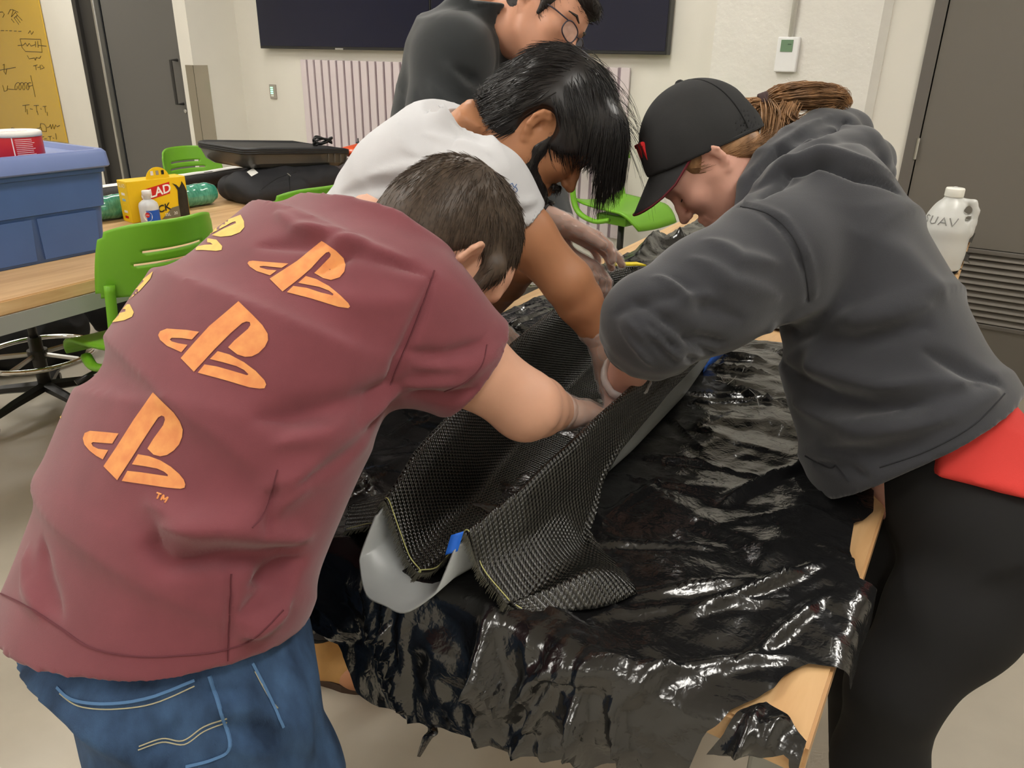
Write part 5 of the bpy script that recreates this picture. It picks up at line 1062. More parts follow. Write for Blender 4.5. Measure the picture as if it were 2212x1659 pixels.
fb.chain([shG, lerp(shG, elG, .45), elG], [.058, .05, .044], .03); fb.chain([elG, lerp(elG, wrG, .3), wrG], [.043, .044, .029], .012); fb.ball(elG+np.array((.0, -.006, .004)), .044, .015)
fb.chain([shGl, elGl], [.058, .044], .03); fb.chain([elGl, lerp(elGl, wrGl, .3), wrGl], [.043, .042, .029], .012)
bodyV = [fb.mesh(1)]
vr, vu, vf = view_axes(1178, 280); fhg = nrm(vr*.648-vu*.76); uhg = nrm(vr*.76+vu*.648); hcG = P(1178, 277, 1.47)
HVg, HFg, hqG, hRG = head(hcG, fhg, uhg, neckG, 1.0, neck_r=.058, ears=(1, -1), earout=.45); bodyV.append((HVg, HFg))
hA, gA = hand(wrG, (.12, .06, -1), (.8, .4, 0), -1, lerp(wrG, elG, .3), 1.0, curl=(.2, .2, .2, .2)); hB, gB = hand(wrGl, (.9, -.2, -.25), (0, 0, -1), 1, lerp(wrGl, elGl, .3), 1.0, curl=(.2, .2, .2, .2))
bodyV += [hA, hB]; wear('body', *vjoin(*bodyV), skin_b, rootG); wear('glove', *gA, glovem, rootG); wear('glove', *gB, glovem, rootG)
gshm = mat('light_grey_cotton', srgb(202, 202, 205), .9, var=.04, vscale=10, bump=.3, bscale=900, bdist=.0008)
fs = Field(lo, hi, .0058); torsoG(fs, .005); slG = lerp(shG, elG, .40); dG = nrm(elG-shG); slGl = lerp(shGl, elGl, .5)
fs.chain([tg_(.84, .1, 0), shG, slG+dG*.02], [.088, .076, .064], .04); fs.chain([shGl, slGl+nrm(elGl-shGl)*.02], [.085, .07], .04)
fs.chain([slG-dG*.03, slG+dG*.08], [.058, .066], .004, 's'); fs.plane(slG, dG, slG, .11); fs.plane(slGl, elGl-shGl, slGl, .1)
fs.plane(tg_(-.06), -sG); fs.cone(hqG(0, -.02, -.03), neckG, .060, .064, .004, 's'); fs.plane(tg_(1.03), sG+bTg*.2, tg_(1.05, 0, 0), .115)
SV, SF = fs.mesh(2); SV = cloth_noise(SV, SF, 12, .002, (9, 9, 9), False)
SV = pxfolds(SV, SF, [([(990, 230), (1020, 270), (1070, 310), (1100, 370)], .008, .007), ([(970, 250), (1030, 300), (1060, 350)], .01, -.008), ([(920, 290), (1000, 310), (1060, 330)], .012, .007), ([(880, 340), (960, 350), (1040, 370)], .014, -.007), ([(800, 380), (900, 360), (980, 380)], .014, .008), ([(740, 420), (820, 400), (900, 410)], .012, -.008), ([(780, 440), (850, 420), (940, 420)], .012, .006), ([(1080, 420), (1130, 440), (1160, 430)], .007, .006), ([(1070, 440), (1120, 465), (1170, 450)], .007, -.006), ([(975, 320), (985, 300), (1040, 285)], .005, -.004)])
gsh = wear('t_shirt', SV, SF, gshm, rootG); bvG = caster(SV, SF)
pxline('sleeve_print', bvG, [[(1100, 402), (1106, 396), (1110, 404), (1116, 398)], [(1108, 410), (1113, 404), (1117, 412), (1109, 416), (1108, 410)]], .0009, mat('blue_print', srgb(110, 130, 170), .8), gsh)
b = MB(); n1 = nrm(sG+bTg*.2); ckg = tg_(1.03, 0, -.008); x1 = nrm(rTg-n1*(rTg @ n1)); y1 = np.cross(n1, x1)
local(MB().tube([ckg+x1*.080*math.cos(a)+y1*.056*math.sin(a) for a in np.linspace(0, 2*math.pi, 41)[:-1]], .010, 10, closed=True, flat=.5, up=n1).build('collar', gshm, None, True), gsh)
fj = Field(lo, hi, .008); legsG(fj, .004); fj.plane(pelG+np.array((0, 0, .10)), _z); fj.plane((0, 0, .17), -_z); wear('trousers', *fj.mesh(2), mat('dark_trousers', srgb(34, 34, 38), .9), rootG)
# tan ankle boots
bootm = mat('tan_suede', srgb(196, 150, 92), .85, var=.08, vscale=20, bump=.3, bscale=400); solem = mat('boot_sole', srgb(70, 52, 40), .7); sockm = mat('black_sock', srgb(22, 22, 22), .9)
for an, d in ((np.array((-1.262, 1.095, .10)), nrm((.93, .36, 0))), (np.array((-1.45, 1.35, .10)), nrm((.97, .1, 0)))):
    lo2, hi2 = bounds([an-d*.12, an+d*.24], .1); lo2[2] = -.02; fq = Field(lo2, hi2, .005); a0 = np.array((an[0], an[1], .05))
    fq.chain([a0+np.array((0, 0, .12)), a0+np.array((0, 0, .02))], [.056, .052], .02); fq.chain([a0-d*.035, a0+d*.08, a0+d*.165], [.05, .046, .04], .03); fq.plane((0, 0, .022), -_z); fq.plane((0, 0, .165), _z); fq.cone(a0+np.array((0, 0, .08)), a0+np.array((0, 0, .2)), .047, .05, .003, 's')
    bt = wear('boot', *fq.mesh(1), bootm, rootG); side = np.cross(d, _z)
    pl = [a0+d*(.075+.14*math.cos(t))+side*.05*math.sin(t)*(1 if math.cos(t) > -.2 else .9) for t in np.linspace(0, 2*math.pi, 28)[:-1]]
    sb = MB(); sb.prism([(p[0], p[1]) for p in pl], .0, .024); local(sb.build('sole', solem), bt)
    local(MB().tube([a0+np.array((0, 0, .114))+(d*math.cos(t)+side*math.sin(t))*.0525 for t in np.linspace(0, 2*math.pi, 25)[:-1]], .007, 6, closed=True).build('padded_collar', sockm), bt)
# long black hair and beard
hairG = mat('black_hair', srgb(34, 31, 31), .32, var=.2, vscale=20, spec=.5)
lo2, hi2 = bounds([hqG(0, 0, 0)], .2); fc = Field(lo2, hi2, .004)
fc.ell(hqG(0, -.012, .05), hRG, (.09, .112, .098), .02); fc.ell(hqG(0, -.05, -.01), hRG, (.078, .075, .08), .03); fc.ell(hqG(0, -.055, -.06), hRG, (.06, .045, .05), .03); fc.ell(hqG(.0, .07, .08), hRG, (.075, .05, .05), .03)
for sd in (-1, 1): fc.ell(hqG(.07*sd, .035, .035), hRG, (.022, .05, .05), .02)
fc.ell(hqG(0, .115, -.035), hRG, (.10, .085, .075), .02, 's')
for sd in (-1, 1): fc.ell(hqG(.09*sd, -.010, -.014), hRG, (.032, .037, .046), .006, 's')
CV, CF = fc.mesh(2); crG = hqG(0, -.03, .14); hc0 = hqG(0, -.01, .04)
def flG(p):
    n_ = nrm(p-hc0); y = (p-hc0) @ hRG[:, 1]; d = hRG[:, 1]*(1 if y > -.03 else -.6)*1.0-hRG[:, 2]*.55+hRG[:, 0]*np.sign((p-hc0) @ hRG[:, 0])*.15; return nrm(d-n_*(d @ n_))
def pushG(c):
    q = (c-hqG(0, 0, .02)) @ hRG; k = np.sqrt((q[:, 0]/.086)**2+(q[:, 1]/.112)**2+(q[:, 2]/.118)**2); s_ = np.where(k < 1, 1/np.maximum(k, .2), 1); return hqG(0, 0, .02)+(q*s_[:, None]) @ hRG.T
parts = [(CV, CF)]
up_ = lambda p: (p-hc0) @ hRG[:, 2]
AV = [(hqG(.085, -.014, -.004), .032), (hqG(.08, -.01, -.03), .026)]
parts.append(hair_strands(CV, CF, lambda p: True, 3800, flG, lambda p: .055, .0011, 7, .002, .02, None, .22, .06, 4, AV))
parts.append(hair_strands(CV, CF, lambda p: (p-hc0) @ hRG[:, 1] > .03 and up_(p) > .03, 1500, lambda p: nrm(hRG[:, 1]*.55-hRG[:, 2]*.75), lambda p: .125 if abs((p-hc0) @ hRG[:, 0]) < .07 else .085, .0010, 10, .003, 1.1, pushG, .16, .05, 5, AV))
parts.append(hair_strands(CV, CF, lambda p: (p-hc0) @ hRG[:, 1] < -.02 and up_(p) < .02, 700, lambda p: nrm(-hRG[:, 2]-hRG[:, 1]*.4), lambda p: .05, .0011, 6, .003, .1, None, .25, .05, 6))
parts.append(hair_strands(CV, CF, lambda p: up_(p) > .06, 60, lambda p: nrm(hRG[:, 1]), lambda p: .16, .0006, 12, .010, .9, pushG, .2, .08, 8, AV))
wear('hair', *vjoin(*parts), hairG, rootG)
fb2 = Field(lo2, hi2, .0035)
for sd in (-1, 1): fb2.chain([hqG(.060*sd, .018, .004), hqG(.055*sd, .016, -.035), hqG(.047*sd, .026, -.072), hqG(.018*sd, .070, -.104)], [.0125, .020, .025, .024], .014)
fb2.ball(hqG(0, .088, -.10), .020, .015); fb2.chain([hqG(.040, .050, -.080), hqG(.026, .078, -.088), hqG(0, .094, -.092), hqG(-.026, .078, -.088), hqG(-.040, .050, -.080)], [.024, .019, .013, .019, .024], .012); fb2.chain([hqG(-.026, .092, -.056), hqG(0, .103, -.052), hqG(.026, .092, -.056)], [.006, .0065, .006], .004)
BV, BF = fb2.mesh(1); parts = [(BV, BF), hair_strands(BV, BF, lambda p: True, 2200, lambda p: nrm(-hRG[:, 2]*.6+hRG[:, 1]*.3), lambda p: .014, .0007, 4, .006, 0, None, .35, .05, 7)]
wear('beard', *vjoin(*parts), hairG, rootG)
# ---------------------------------------------------------------- man with glasses in the black shirt
fK = nrm((.95, -.15, 0)); rK = np.array((fK[1], -fK[0], 0.))
pelK = np.array((-1.42, 1.80, .98)); c7K = P(1052, 30, 1.93); sK = nrm(c7K-pelK); rTk = nrm(rK-sK*(rK @ sK)); bTk = np.cross(rTk, sK); LK = np.linalg.norm(c7K-pelK)
rootK = empty('person', (pelK[0], pelK[1], 0), label='person with glasses and a watch in a black long-sleeved shirt behind the mould', cat='person')
tk_ = lambda t, x=0, b_=0: pelK+sK*(t*LK)+rTk*x+bTk*b_
shK, elK, wrK = P(978, 125, 1.84), P(935, 372, 1.88), P(1212, 484, 1.80)
shKl, elKl, wrKl = tk_(.88, -.18, -.02), np.array((-1.15, 1.95, 1.25)), P(1215, 548, 1.82)
def torsoK(fd, o=0):
    st = [(tk_(-.1), rTk, bTk, .185+o, .12+o, .12+o), (tk_(.25), rTk, bTk, .18+o, .115+o, .115+o), (tk_(.6, 0, .01), rTk, bTk, .20+o, .125+o, .115+o), (tk_(.85, 0, .01), rTk, bTk, .19+o, .10+o, .10+o), (tk_(.97), rTk, bTk, .12+o, .07+o, .07+o), (tk_(1.06, 0, -.01), rTk, bTk, .078+o, .055+o, .05+o)]; fd.loft(st, .03, .05)
def legsK(fd, o=0):
    R_ = np.stack([rK, fK, _z], 1); fd.ell(pelK+np.array((0, 0, -.03)), R_, np.array((.17, .13, .14))+o, .05)
    for sd in (-1, 1):
        hp = pelK+rK*.1*sd+np.array((0, 0, -.06)); kn = hp+fK*.03+np.array((0, 0, -.42)); an = np.array((hp[0]-.03, hp[1], .09)); leg(fd, hp, kn, an, (.098+o, .066+o, .05+o))
        if o <= 0: foot(fd, an, fK)
lo, hi = bounds([pelK, c7K, np.array((pelK[0], pelK[1], 0.)), elK, wrK, elKl, wrKl], .25); lo[2] = -.02
fb = Field(lo, hi, .008); torsoK(fb, -.055); legsK(fb, -.012); neckK = tk_(.98, 0, -.02)
for a, b_, c in ((shK, elK, wrK), (shKl, elKl, wrKl)): fb.chain([a, b_], [.054, .045], .03); fb.chain([b_, lerp(b_, c, .3), c], [.044, .043, .029], .012)
bodyV = [fb.mesh(1)]
fhk = nrm(RR*.70-UU*.60-FW*.38); uhk = nrm(RR*.52+UU*.85-FW*.05); hcK = P(1176, 40, 1.88)
HVk, HFk, hqK, hRK = head(hcK, fhk, uhk, neckK, 1.0, neck_r=.060, ears=(1, -1)); bodyV.append((HVk, HFk))
dA = P(1320, 540, 1.80)-wrK
hA, gA = hand(wrK, dA, -UU*.8-FW*.2+RR*-.3, 1, lerp(wrK, elK, .3), 1.02, curl=(.42, .22, .3, .4), spread=.18, tdir=nrm(RR*.75-UU*.45-FW*.45), tc=.2); hB, gB = hand(wrKl, P(1315, 595, 1.80)-wrKl, -UU*.6-RR*.4+FW*.2, -1, lerp(wrKl, elKl, .3), 1.0, curl=(.6, .6, .65, .7), spread=.1)
bodyV += [hA, hB]; wear('body', *vjoin(*bodyV), skin_c, rootK); wear('glove', *gA, glovem, rootK); wear('glove', *gB, glovem, rootK)
kshm = mat('black_shirt_cotton', srgb(43, 46, 48), .92, var=.07, vscale=10, bump=.3, bscale=800, bdist=.0008, sheen=.2)
fs = Field(lo, hi, .007); torsoK(fs, .006); fs.chain([tk_(.85, .1), shK, lerp(shK, elK, .5), elK], [.095, .092, .082, .075], .04); fs.chain([elK, lerp(elK, wrK, .78)], [.07, .052], .02); fs.chain([tk_(.85, -.1), shKl, elKl], [.095, .09, .075], .04); fs.chain([elKl, lerp(elKl, wrKl, .78)], [.07, .052], .02)
fs.plane(lerp(elK, wrK, .76), wrK-elK, lerp(elK, wrK, .8), .09); fs.plane(lerp(elKl, wrKl, .76), wrKl-elKl, lerp(elKl, wrKl, .8), .08); fs.plane(tk_(-.05), -sK); fs.cone(hqK(0, -.02, -.03), neckK, .064, .068, .004, 's'); fs.plane(tk_(1.04), sK+bTk*.25, tk_(1.05), .12)
SV, SF = fs.mesh(2); SV = cloth_noise(SV, SF, 15, .003, (7, 7, 7), False)
SV = pxfolds(SV, SF, [([(985, 150), (1020, 170), (1060, 200), (1090, 250)], .014, -.016), ([(960, 140), (1000, 190), (1040, 210)], .014, .012), ([(940, 40), (1000, 20), (1060, 12)], .006, -.004), ([(930, 180), (960, 230), (1000, 260)], .016, .010), ([(900, 200), (930, 260), (950, 300)], .016, -.008), ([(1060, 60), (1070, 140), (1090, 200)], .014, .008)])
wear('long_sleeve_shirt', SV, SF, kshm, rootK)
fj = Field(lo, hi, .008); legsK(fj, .004); fj.plane(pelK+np.array((0, 0, .1)), _z); fj.plane((0, 0, .06), -_z); wear('jeans', *fj.mesh(2), denim, rootK)
shoes(rootK, [np.array(((pelK+rK*.1*sd)[0]-.03, (pelK+rK*.1*sd)[1], .09)) for sd in (-1, 1)], fK, shoem)
# short dark hair, brows
hairK = mat('dark_hair', srgb(34, 28, 26), .45, var=.2, vscale=25); lo2, hi2 = bounds([hqK(0, 0, 0)], .18); fc = Field(lo2, hi2, .0045)
fc.ell(hqK(0, -.012, .042), hRK, (.082, .105, .096), .02); fc.ell(hqK(0, -.04, -.01), hRK, (.07, .07, .075), .03); fc.ell(hqK(0, .11, -.035), hRK, (.095, .085, .085), .02, 's'); fc.ell(hqK(0, .082, .078), hRK, (.05, .03, .022), .02)
for sd in (-1, 1): fc.cone(hqK(.074*sd, .022, .03), hqK(.071*sd, .026, -.018), .014, .006, .02); fc.ell(hqK(.085*sd, .0, -.022), hRK, (.024, .026, .042), .006, 's')
CV, CF = fc.mesh(1); wear('hair', *vjoin((CV, CF), hair_strands(CV, CF, lambda p: True, 1800, lambda p: nrm(hRK[:, 1]-hRK[:, 2]*.5), lambda p: .022, .001, 4, .002, 0, None, .3, .05, 9)), hairK, rootK)
b = MB()
for sd in (-1, 1): b.tube([hqK(.018*sd, .101, .024), hqK(.036*sd, .096, .030), hqK(.054*sd, .082, .024)], [.002, .0034, .0016], 5)
o = b.build('eyebrows', hairK); local(o, rootK); o['kind'] = 'stuff'
# glasses
glr = MB(); gm_ = mat('glasses_frame', srgb(52, 46, 58), .3)
def lens(sd): return [hqK(.033*sd+.026*math.copysign(abs(math.cos(a))**.7, math.cos(a)), .112-.5*abs(.033*sd+.026*math.cos(a))**1.5*2.0, -.008+.019*math.copysign(abs(math.sin(a))**.75, math.sin(a))) for a in np.linspace(0, 2*math.pi, 29)[:-1]]
for sd in (-1, 1):
    glr.tube(lens(sd), .0017, 6, closed=True); glr.tube([hqK(.058*sd, .099, .004), hqK(.071*sd, .06, .006), hqK(.077*sd, -.01, .008)], .0017, 6)
glr.tube([hqK(-.008, .110, -.002), hqK(0, .1135, .001), hqK(.008, .110, -.002)], .0016, 6)
fr = glr.build('glasses', gm_, None, True); local(fr, rootK)
for sd in (-1, 1): o = MB().add(lens(sd), [tuple(range(28))]).build('lens', mat('lens_glass', (1, 1, 1, 1), .02, alpha=.16, spec=.9)); local(o, fr)
# watch
wa = lerp(wrK, elK, .14); ax = nrm(elK-wrK); x1 = nrm(np.cross(ax, FW)); y1 = np.cross(ax, x1); wt = local(MB().tube([wa+(x1*math.cos(a)+y1*math.sin(a))*.034 for a in np.linspace(0, 2*math.pi, 25)[:-1]], .010, 8, closed=True, flat=.28, up=ax).build('watch', mat('watch_strap', srgb(34, 32, 36), .5), None, True), rootK)
wc = wa+nrm(UU*.7-FW*.2+RR*.2-ax*((UU*.7-FW*.2+RR*.2) @ ax))*.036; local(MB().lathe([(.016, 0), (.017, .004), (.015, .008), (.0005, .0085)], 20, wc-nrm(wc-wa)*.002, axis=wc-wa).build('watch_face', mat('watch_black', srgb(20, 20, 22), .15)), wt)
# ================================================================ stools
greenm = mat('green_polypropylene', srgb(112, 172, 40), .42, var=.03, vscale=4, bump=.05, bscale=500); castm = mat('caster_black', srgb(28, 28, 28), .4); leverm = mat('lever_black', srgb(30, 30, 30), .35)
def make_stool():
    r = empty('stool', (0, 0, 0), label='green plastic stool', cat='stool', group='green stools')
    def bk(u, v): # u -1..1 across, v 0..1 up
        wd = .215*(1-.10*v**3); x = -.185-.05*v-.10*(1-abs(u)**2)*.45+.0; return (x+.06*abs(u)**2.2, u*wd, .215+.235*v-.03*abs(u)**4*v)
    g = MB(); nu, nv = 40, 24; vs = {}
    def cell(i, j):
        u = (i+.5)/nu*2-1; v = (j+.5)/nv
        if abs(u) > .96 and (v > .93 or v < .07): return False
        return not ((abs(u) < .50 and .60 < v < .645) or (abs(u) < .62 and .40 < v < .445))
    P_ = [bk(i/nu*2-1, j/nv) for i in range(nu+1) for j in range(nv+1)]; fs = [(i*(nv+1)+j, (i+1)*(nv+1)+j, (i+1)*(nv+1)+j+1, i*(nv+1)+j+1) for i in range(nu) for j in range(nv) if cell(i, j)]
    o = MB().add(P_, fs).build('backrest', greenm, r, True); md = o.modifiers.new('s', 'SOLIDIFY'); md.thickness = .009
    rows = []
    for i in range(17):
        u = i/16*2-1; row = []
        for j in range(17):
            t = j/16; x = -.19+.42*t; hw = .205*(1-.18*abs(2*t-1)**4); z = .0+.022*abs(u)**2*(1-t*.6)+.015*(1-t)**3-(.075*max(0, (t-.72)/.28)**2); row.append((x, u*hw, z))
        rows.append(row)
    o = MB().grid(np.array(rows)).build('seat', greenm, r, True); md = o.modifiers.new('s', 'SOLIDIFY'); md.thickness = .012
    for s in (-1, 1):
        MB().tube(spline([(.06, .19*s, -.03), (-.02, .212*s, -.045), (-.13, .214*s, -.01), (-.175, .212*s, .09), (-.185, .200*s, .26)], 6), .0125, 8, flat=1.5).build('back_support', greenm, r, True)
    MB().box((0, 0, -.05), (.2, .2, .05), bev=.02).build('seat_carrier', greenm, r)
    MB().tube([(.02, .06, -.06), (.03, .16, -.075), (.035, .19, -.085)], [.004, .004, .004], 6).tube([(.033, .18, -.082), (.045, .25, -.105)], [.007, .010], 8).build('height_lever', leverm, r, True)
    return r
def base_for(r, zs):
    MB().lathe([(.018, -.07), (.018, -zs*.45)], 16).lathe([(.028, -zs*.42), (.028, -zs+.10)], 16).build('column', darkm, r, True)
    zr = -zs+.27; MB().tube([(.235*math.cos(a), .235*math.sin(a), zr) for a in np.linspace(0, 2*math.pi, 49)[:-1]], .0115, 10, closed=True).build('foot_ring', chrome, r, True)
    for k in range(5):
        a = 2*math.pi*k/5+.3; MB().tube([(.03*math.cos(a), .03*math.sin(a), zr), (.226*math.cos(a), .226*math.sin(a), zr)], .012, 6, flat=.45, up=(0, 0, 1)).build('ring_spoke', silver, r)
    MB().lathe([(.04, zr-.02), (.042, zr+.02)], 16).build('ring_hub', darkm, r)
    for k in range(5):
        a = 2*math.pi*k/5; c, s = math.cos(a), math.sin(a); l_ = MB().tube([(.02*c, .02*s, -zs+.11), (.18*c, .18*s, -zs+.095), (.31*c, .31*s, -zs+.075)], [.026, .022, .016], 6, flat=1.0).build('base_leg', castm, r)
        MB().lathe([(.026, -.011), (.028, 0), (.026, .011)], 14, (.31*c, .31*s, -zs+.028), axis=(-s, c, 0)).tube([(.31*c, .31*s, -zs+.03), (.31*c, .31*s, -zs+.075)], .008, 6).build('caster', castm, l_)
S0 = make_stool(); first = True
for (x, y, zs, a, lab, sz) in [(-2.47, 1.49, .61, math.pi, 'green stool pulled up beside the blue tote at the side table', 1), (-3.54, 1.61, .60, 0, 'green stool tucked under the side table next to the black bags', 1), (-1.99, 1.74, .60, math.radians(140), 'green stool behind the back of the maroon shirt, turned askew', 1), (-2.46, 2.16, .63, math.pi, 'green stool in front of the black backpack', 1), (-4.30, 3.22, .52, 0, 'green stool across the side table, behind the open hard case', 1), (-1.72, 3.84, .80, math.radians(-12), 'tall green stool at the far end of the plastic-covered table', 1), (-2.5, 3.98, .66, math.radians(200), 'green stool below the ribbed wall panel', 1)]:
    o = S0 if first else None
    if not first:
        o = S0.copy(); COL.objects.link(o)
        for ch in S0_parts:
            c = ch.copy(); COL.objects.link(c); c.parent = o
    else: S0_parts = list(S0.children)
    first = False; o.location = (x, y, zs); o.rotation_euler = (0, 0, a); o['label'] = lab
    base_for(o, zs)
# ================================================================ things on the side table
bluem = mat('blue_plastic', srgb(72, 98, 150), .5, var=.04, vscale=9, bump=.08, bscale=300); bluel = mat('blue_lid_plastic', srgb(112, 128, 178), .45, var=.03)
def rrect(hx, hy, r, n=5): return [(sx*(hx-r)+r*math.cos(a), sy*(hy-r)+r*math.sin(a)) for sx, sy, a0 in ((1, 1, 0), (-1, 1, 90), (-1, -1, 180), (1, -1, 270)) for a in np.radians(np.linspace(a0, a0+90, n))]
tx, ty = -3.005, 1.23; tr = empty('storage_tote', (tx, ty, T), label='blue plastic storage tote with lid on the side table', cat='tote')
def loft_rr(secs, cap0=True, cap1=True):
    b = MB(); n = len(rrect(1, 1, .1)); vs = []
    for hx, hy, r, z in secs: vs += [(x, y, z) for x, y in rrect(hx, hy, r)]
    fs = [(i*n+j, i*n+(j+1) % n, (i+1)*n+(j+1) % n, (i+1)*n+j) for i in range(len(secs)-1) for j in range(n)]
    if cap0: fs.append(tuple(range(n))[::-1])
    if cap1: fs.append(tuple((len(secs)-1)*n+j for j in range(n)))
    return b.add(vs, fs)
o = loft_rr([(.205, .365, .03, .0), (.208, .37, .03, .004), (.217, .385, .03, .165), (.225, .392, .03, .168), (.232, .402, .03, .285), (.240, .410, .03, .288), (.241, .412, .03, .315)]).build('body', bluem, tr); smooth_angle(o, 35)
for yc, hw in ((-.24, .10), (.0, .11), (.24, .10)):
    z0 = .012; MB().add([(.2075, yc-hw, z0), (.2075, yc+hw, z0), (.2195, yc+hw+.006, .155), (.2195, yc-hw-.006, .155), (.2135, yc-hw, z0), (.2135, yc+hw, z0), (.2235, yc+hw+.006, .155), (.2235, yc-hw-.006, .155)], [(0, 3, 2, 1), (4, 5, 6, 7), (0, 1, 5, 4), (1, 2, 6, 5), (2, 3, 7, 6), (3, 0, 4, 7)]).build('side_rib', bluem, tr)
o = loft_rr([(.252, .422, .035, .305), (.256, .426, .035, .31), (.252, .422, .035, .355), (.242, .412, .03, .366), (.225, .395, .03, .366), (.215, .385, .03, .350), (.20, .37, .03, .348)]).build('lid', bluel, tr); smooth_angle(o, 40)
cx, cy = -2.905, 1.415; zt = T+.349; cr = empty('round_tin', (cx, cy, zt), label='round red tin with white lid standing on the blue tote', cat='tin')
MB().lathe([(.078, .0), (.08, .003), (.08, .07), (.079, .072)], 40).build('tin_body', mat('red_label', srgb(190, 32, 44), .35), cr, True)
MB().lathe([(.0822, .068), (.0822, .081), (.078, .085), (.074, .082), (.001, .082)], 40).build('lid', mat('tin_lid_white', srgb(232, 228, 224), .35), cr, True)
b = MB(); wp = mat('label_white', srgb(232, 222, 222), .5)
for i in range(9): b.add([((.0803)*math.cos(a), .0803*math.sin(a), .012+i*.006+dz) for a in np.linspace(-.5, .15 if i % 3 else .25, 6) for dz in (0, .0016)], [(2*k, 2*k+2, 2*k+3, 2*k+1) for k in range(5)])
b.add([(.0804*math.cos(a), .0804*math.sin(a), z) for a in (-.62, -.58) for z in (0, .068)], [(0, 2, 3, 1)]); o = b.build('label_print', wp, cr); o['kind'] = 'stuff'
text_mesh('lid_print', 'xxxxx'.replace('x', '~'), .03, mat('lid_print_red', srgb(196, 130, 135), .5), lambda p: (p[1], -p[0], .0823+p[2]), cr)
# bin-liner box
gb = np.array((-3.143, 2.073)); gd = nrm((.04, .265)); ga = math.atan2(gd[1], gd[0])-math.pi/2; gr = empty('bin_liner_box', (gb[0], gb[1], T), ga, label='yellow carton of bin liners standing in front of the green roll', cat='box')
yel = mat('carton_yellow', srgb(240, 196, 22), .45); yeld = mat('carton_side', srgb(228, 176, 30), .45); redp = mat('carton_red', srgb(206, 32, 34), .45); whp = mat('print_white', srgb(245, 243, 238), .5); blkp = mat('print_black', srgb(30, 28, 26), .5)
MB().box((-.045, 0, .088), (.09, .264, .176), bev=.003).build('carton', yel, gr)
pts = [(.052*math.cos(a)+.02-.02, .05*math.sin(a)) for a in np.linspace(0, math.pi, 17)]; MB().prism(pts, 0, .003, lambda p: (-.01+p[2], p[0]+.012, .174+p[1])).build('hang_flap', yel, gr)
F_ = lambda p: (.0008+p[2], p[0], p[1])
MB().prism([(-.075, .085), (.052, .108), (.056, .158), (-.072, .134)], 0, .0008, F_).build('red_banner', redp, gr)
Fs = lambda p: (.0022+p[2], p[0], p[1]+.18*p[0])
text_mesh('brand_letters', 'GLAD', .052, whp, lambda p: Fs((p[0]-.010, p[1]+.121, p[2])), gr, bold=True)
text_mesh('black_letters', 'BLACK', .043, blkp, lambda p: Fs((p[0]-.022, p[1]+.045, p[2])), gr, bold=True)
text_mesh('size_letters', '35L', .018, whp, lambda p: (.004+p[2], p[0]+.026, p[1]+.018), gr); text_mesh('count_letters', '20', .018, whp, lambda p: (.004+p[2], p[0]+.063, p[1]+.020), gr)
text_mesh('side_letters', 'GLAD', .024, whp, lambda p: (-.045+p[0], -.1335, .155+p[1]), gr)
MB().prism([(-.0, .002), (.086, .002), (.086, .05), (.05, .045)], 0, .0007, F_).build('grey_panel', mat('carton_grey', srgb(120, 112, 92), .5), gr)
MB().prism([(.085, .002), (.128, .002), (.129, .11), (.122, .135), (.112, .155), (.108, .143), (.097, .128), (.085, .142), (.068, .15), (.08, .135), (.088, .118), (.083, .06)], 0, .0018, F_).build('bag_picture', mat('bag_black', srgb(38, 34, 30), .35, var=.4, vscale=40), gr)
for i in range(3): MB().box((-.0062, -.012+i*.024, .200), (.001, .012, .018)).build('picture_square', [wp, mat('pic_grey', srgb(150, 140, 130), .5), blkp][i], gr)
for i, z in enumerate((.12, .095, .07, .045, .022)): MB().box((-.045, -.1325, z), (.03, .001, .010)).build('side_picture', [wp, mat('pic_blue', srgb(150, 175, 190), .5), yel, wp, redp][i], gr)
# white bottle
bc = PZ(327, 482, T); br_ = empty('glue_bottle', (bc[0], bc[1], T), label='small white bottle with a blue label in front of the yellow carton', cat='bottle')
s_ = 1.0; MB().lathe([(.036, 0), (.040, .004), (.040, .075), (.036, .088), (.024, .098), (.016, .102)], 32).build('bottle_body', mat('bottle_white', srgb(226, 228, 230), .3, trans=.15), br_, True)
MB().lathe([(.0145, .100), (.0145, .118), (.019, .119), (.019, .137), (.017, .140), (.001, .140)], 24).build('cap', whitep, br_, True)
b = MB(); b.add([(.0406*math.cos(a), .0406*math.sin(a), z) for a in np.linspace(-.9, .75, 12) for z in (.008, .06)], [(2*k, 2*k+2, 2*k+3, 2*k+1) for k in range(11)]); b.build('label_blue', mat('label_blue', srgb(24, 86, 184), .4), br_, True)
b = MB(); b.add([(.0409*math.cos(a0+.46*math.cos(t)), .0409*math.sin(a0+.46*math.cos(t)), .036+.021*math.sin(t)) for a0 in (-.80,) for t in np.linspace(0, 2*math.pi, 20)], [tuple(range(20))]); b.build('label_white_disc', whp, br_)
b = MB(); b.add([(.0417*math.cos(-.80+.22*math.cos(t)), .0417*math.sin(-.80+.22*math.cos(t)), .042+.0105*math.sin(t)) for t in np.linspace(0, 2*math.pi, 20)], [tuple(range(20))]); b.build('label_red_disc', redp, br_)
text_mesh('label_letters', 'life', .011, whp, lambda p: (.0424*math.cos(-.80+p[0]/.041), .0424*math.sin(-.80+p[0]/.041), .042+p[1]), br_)
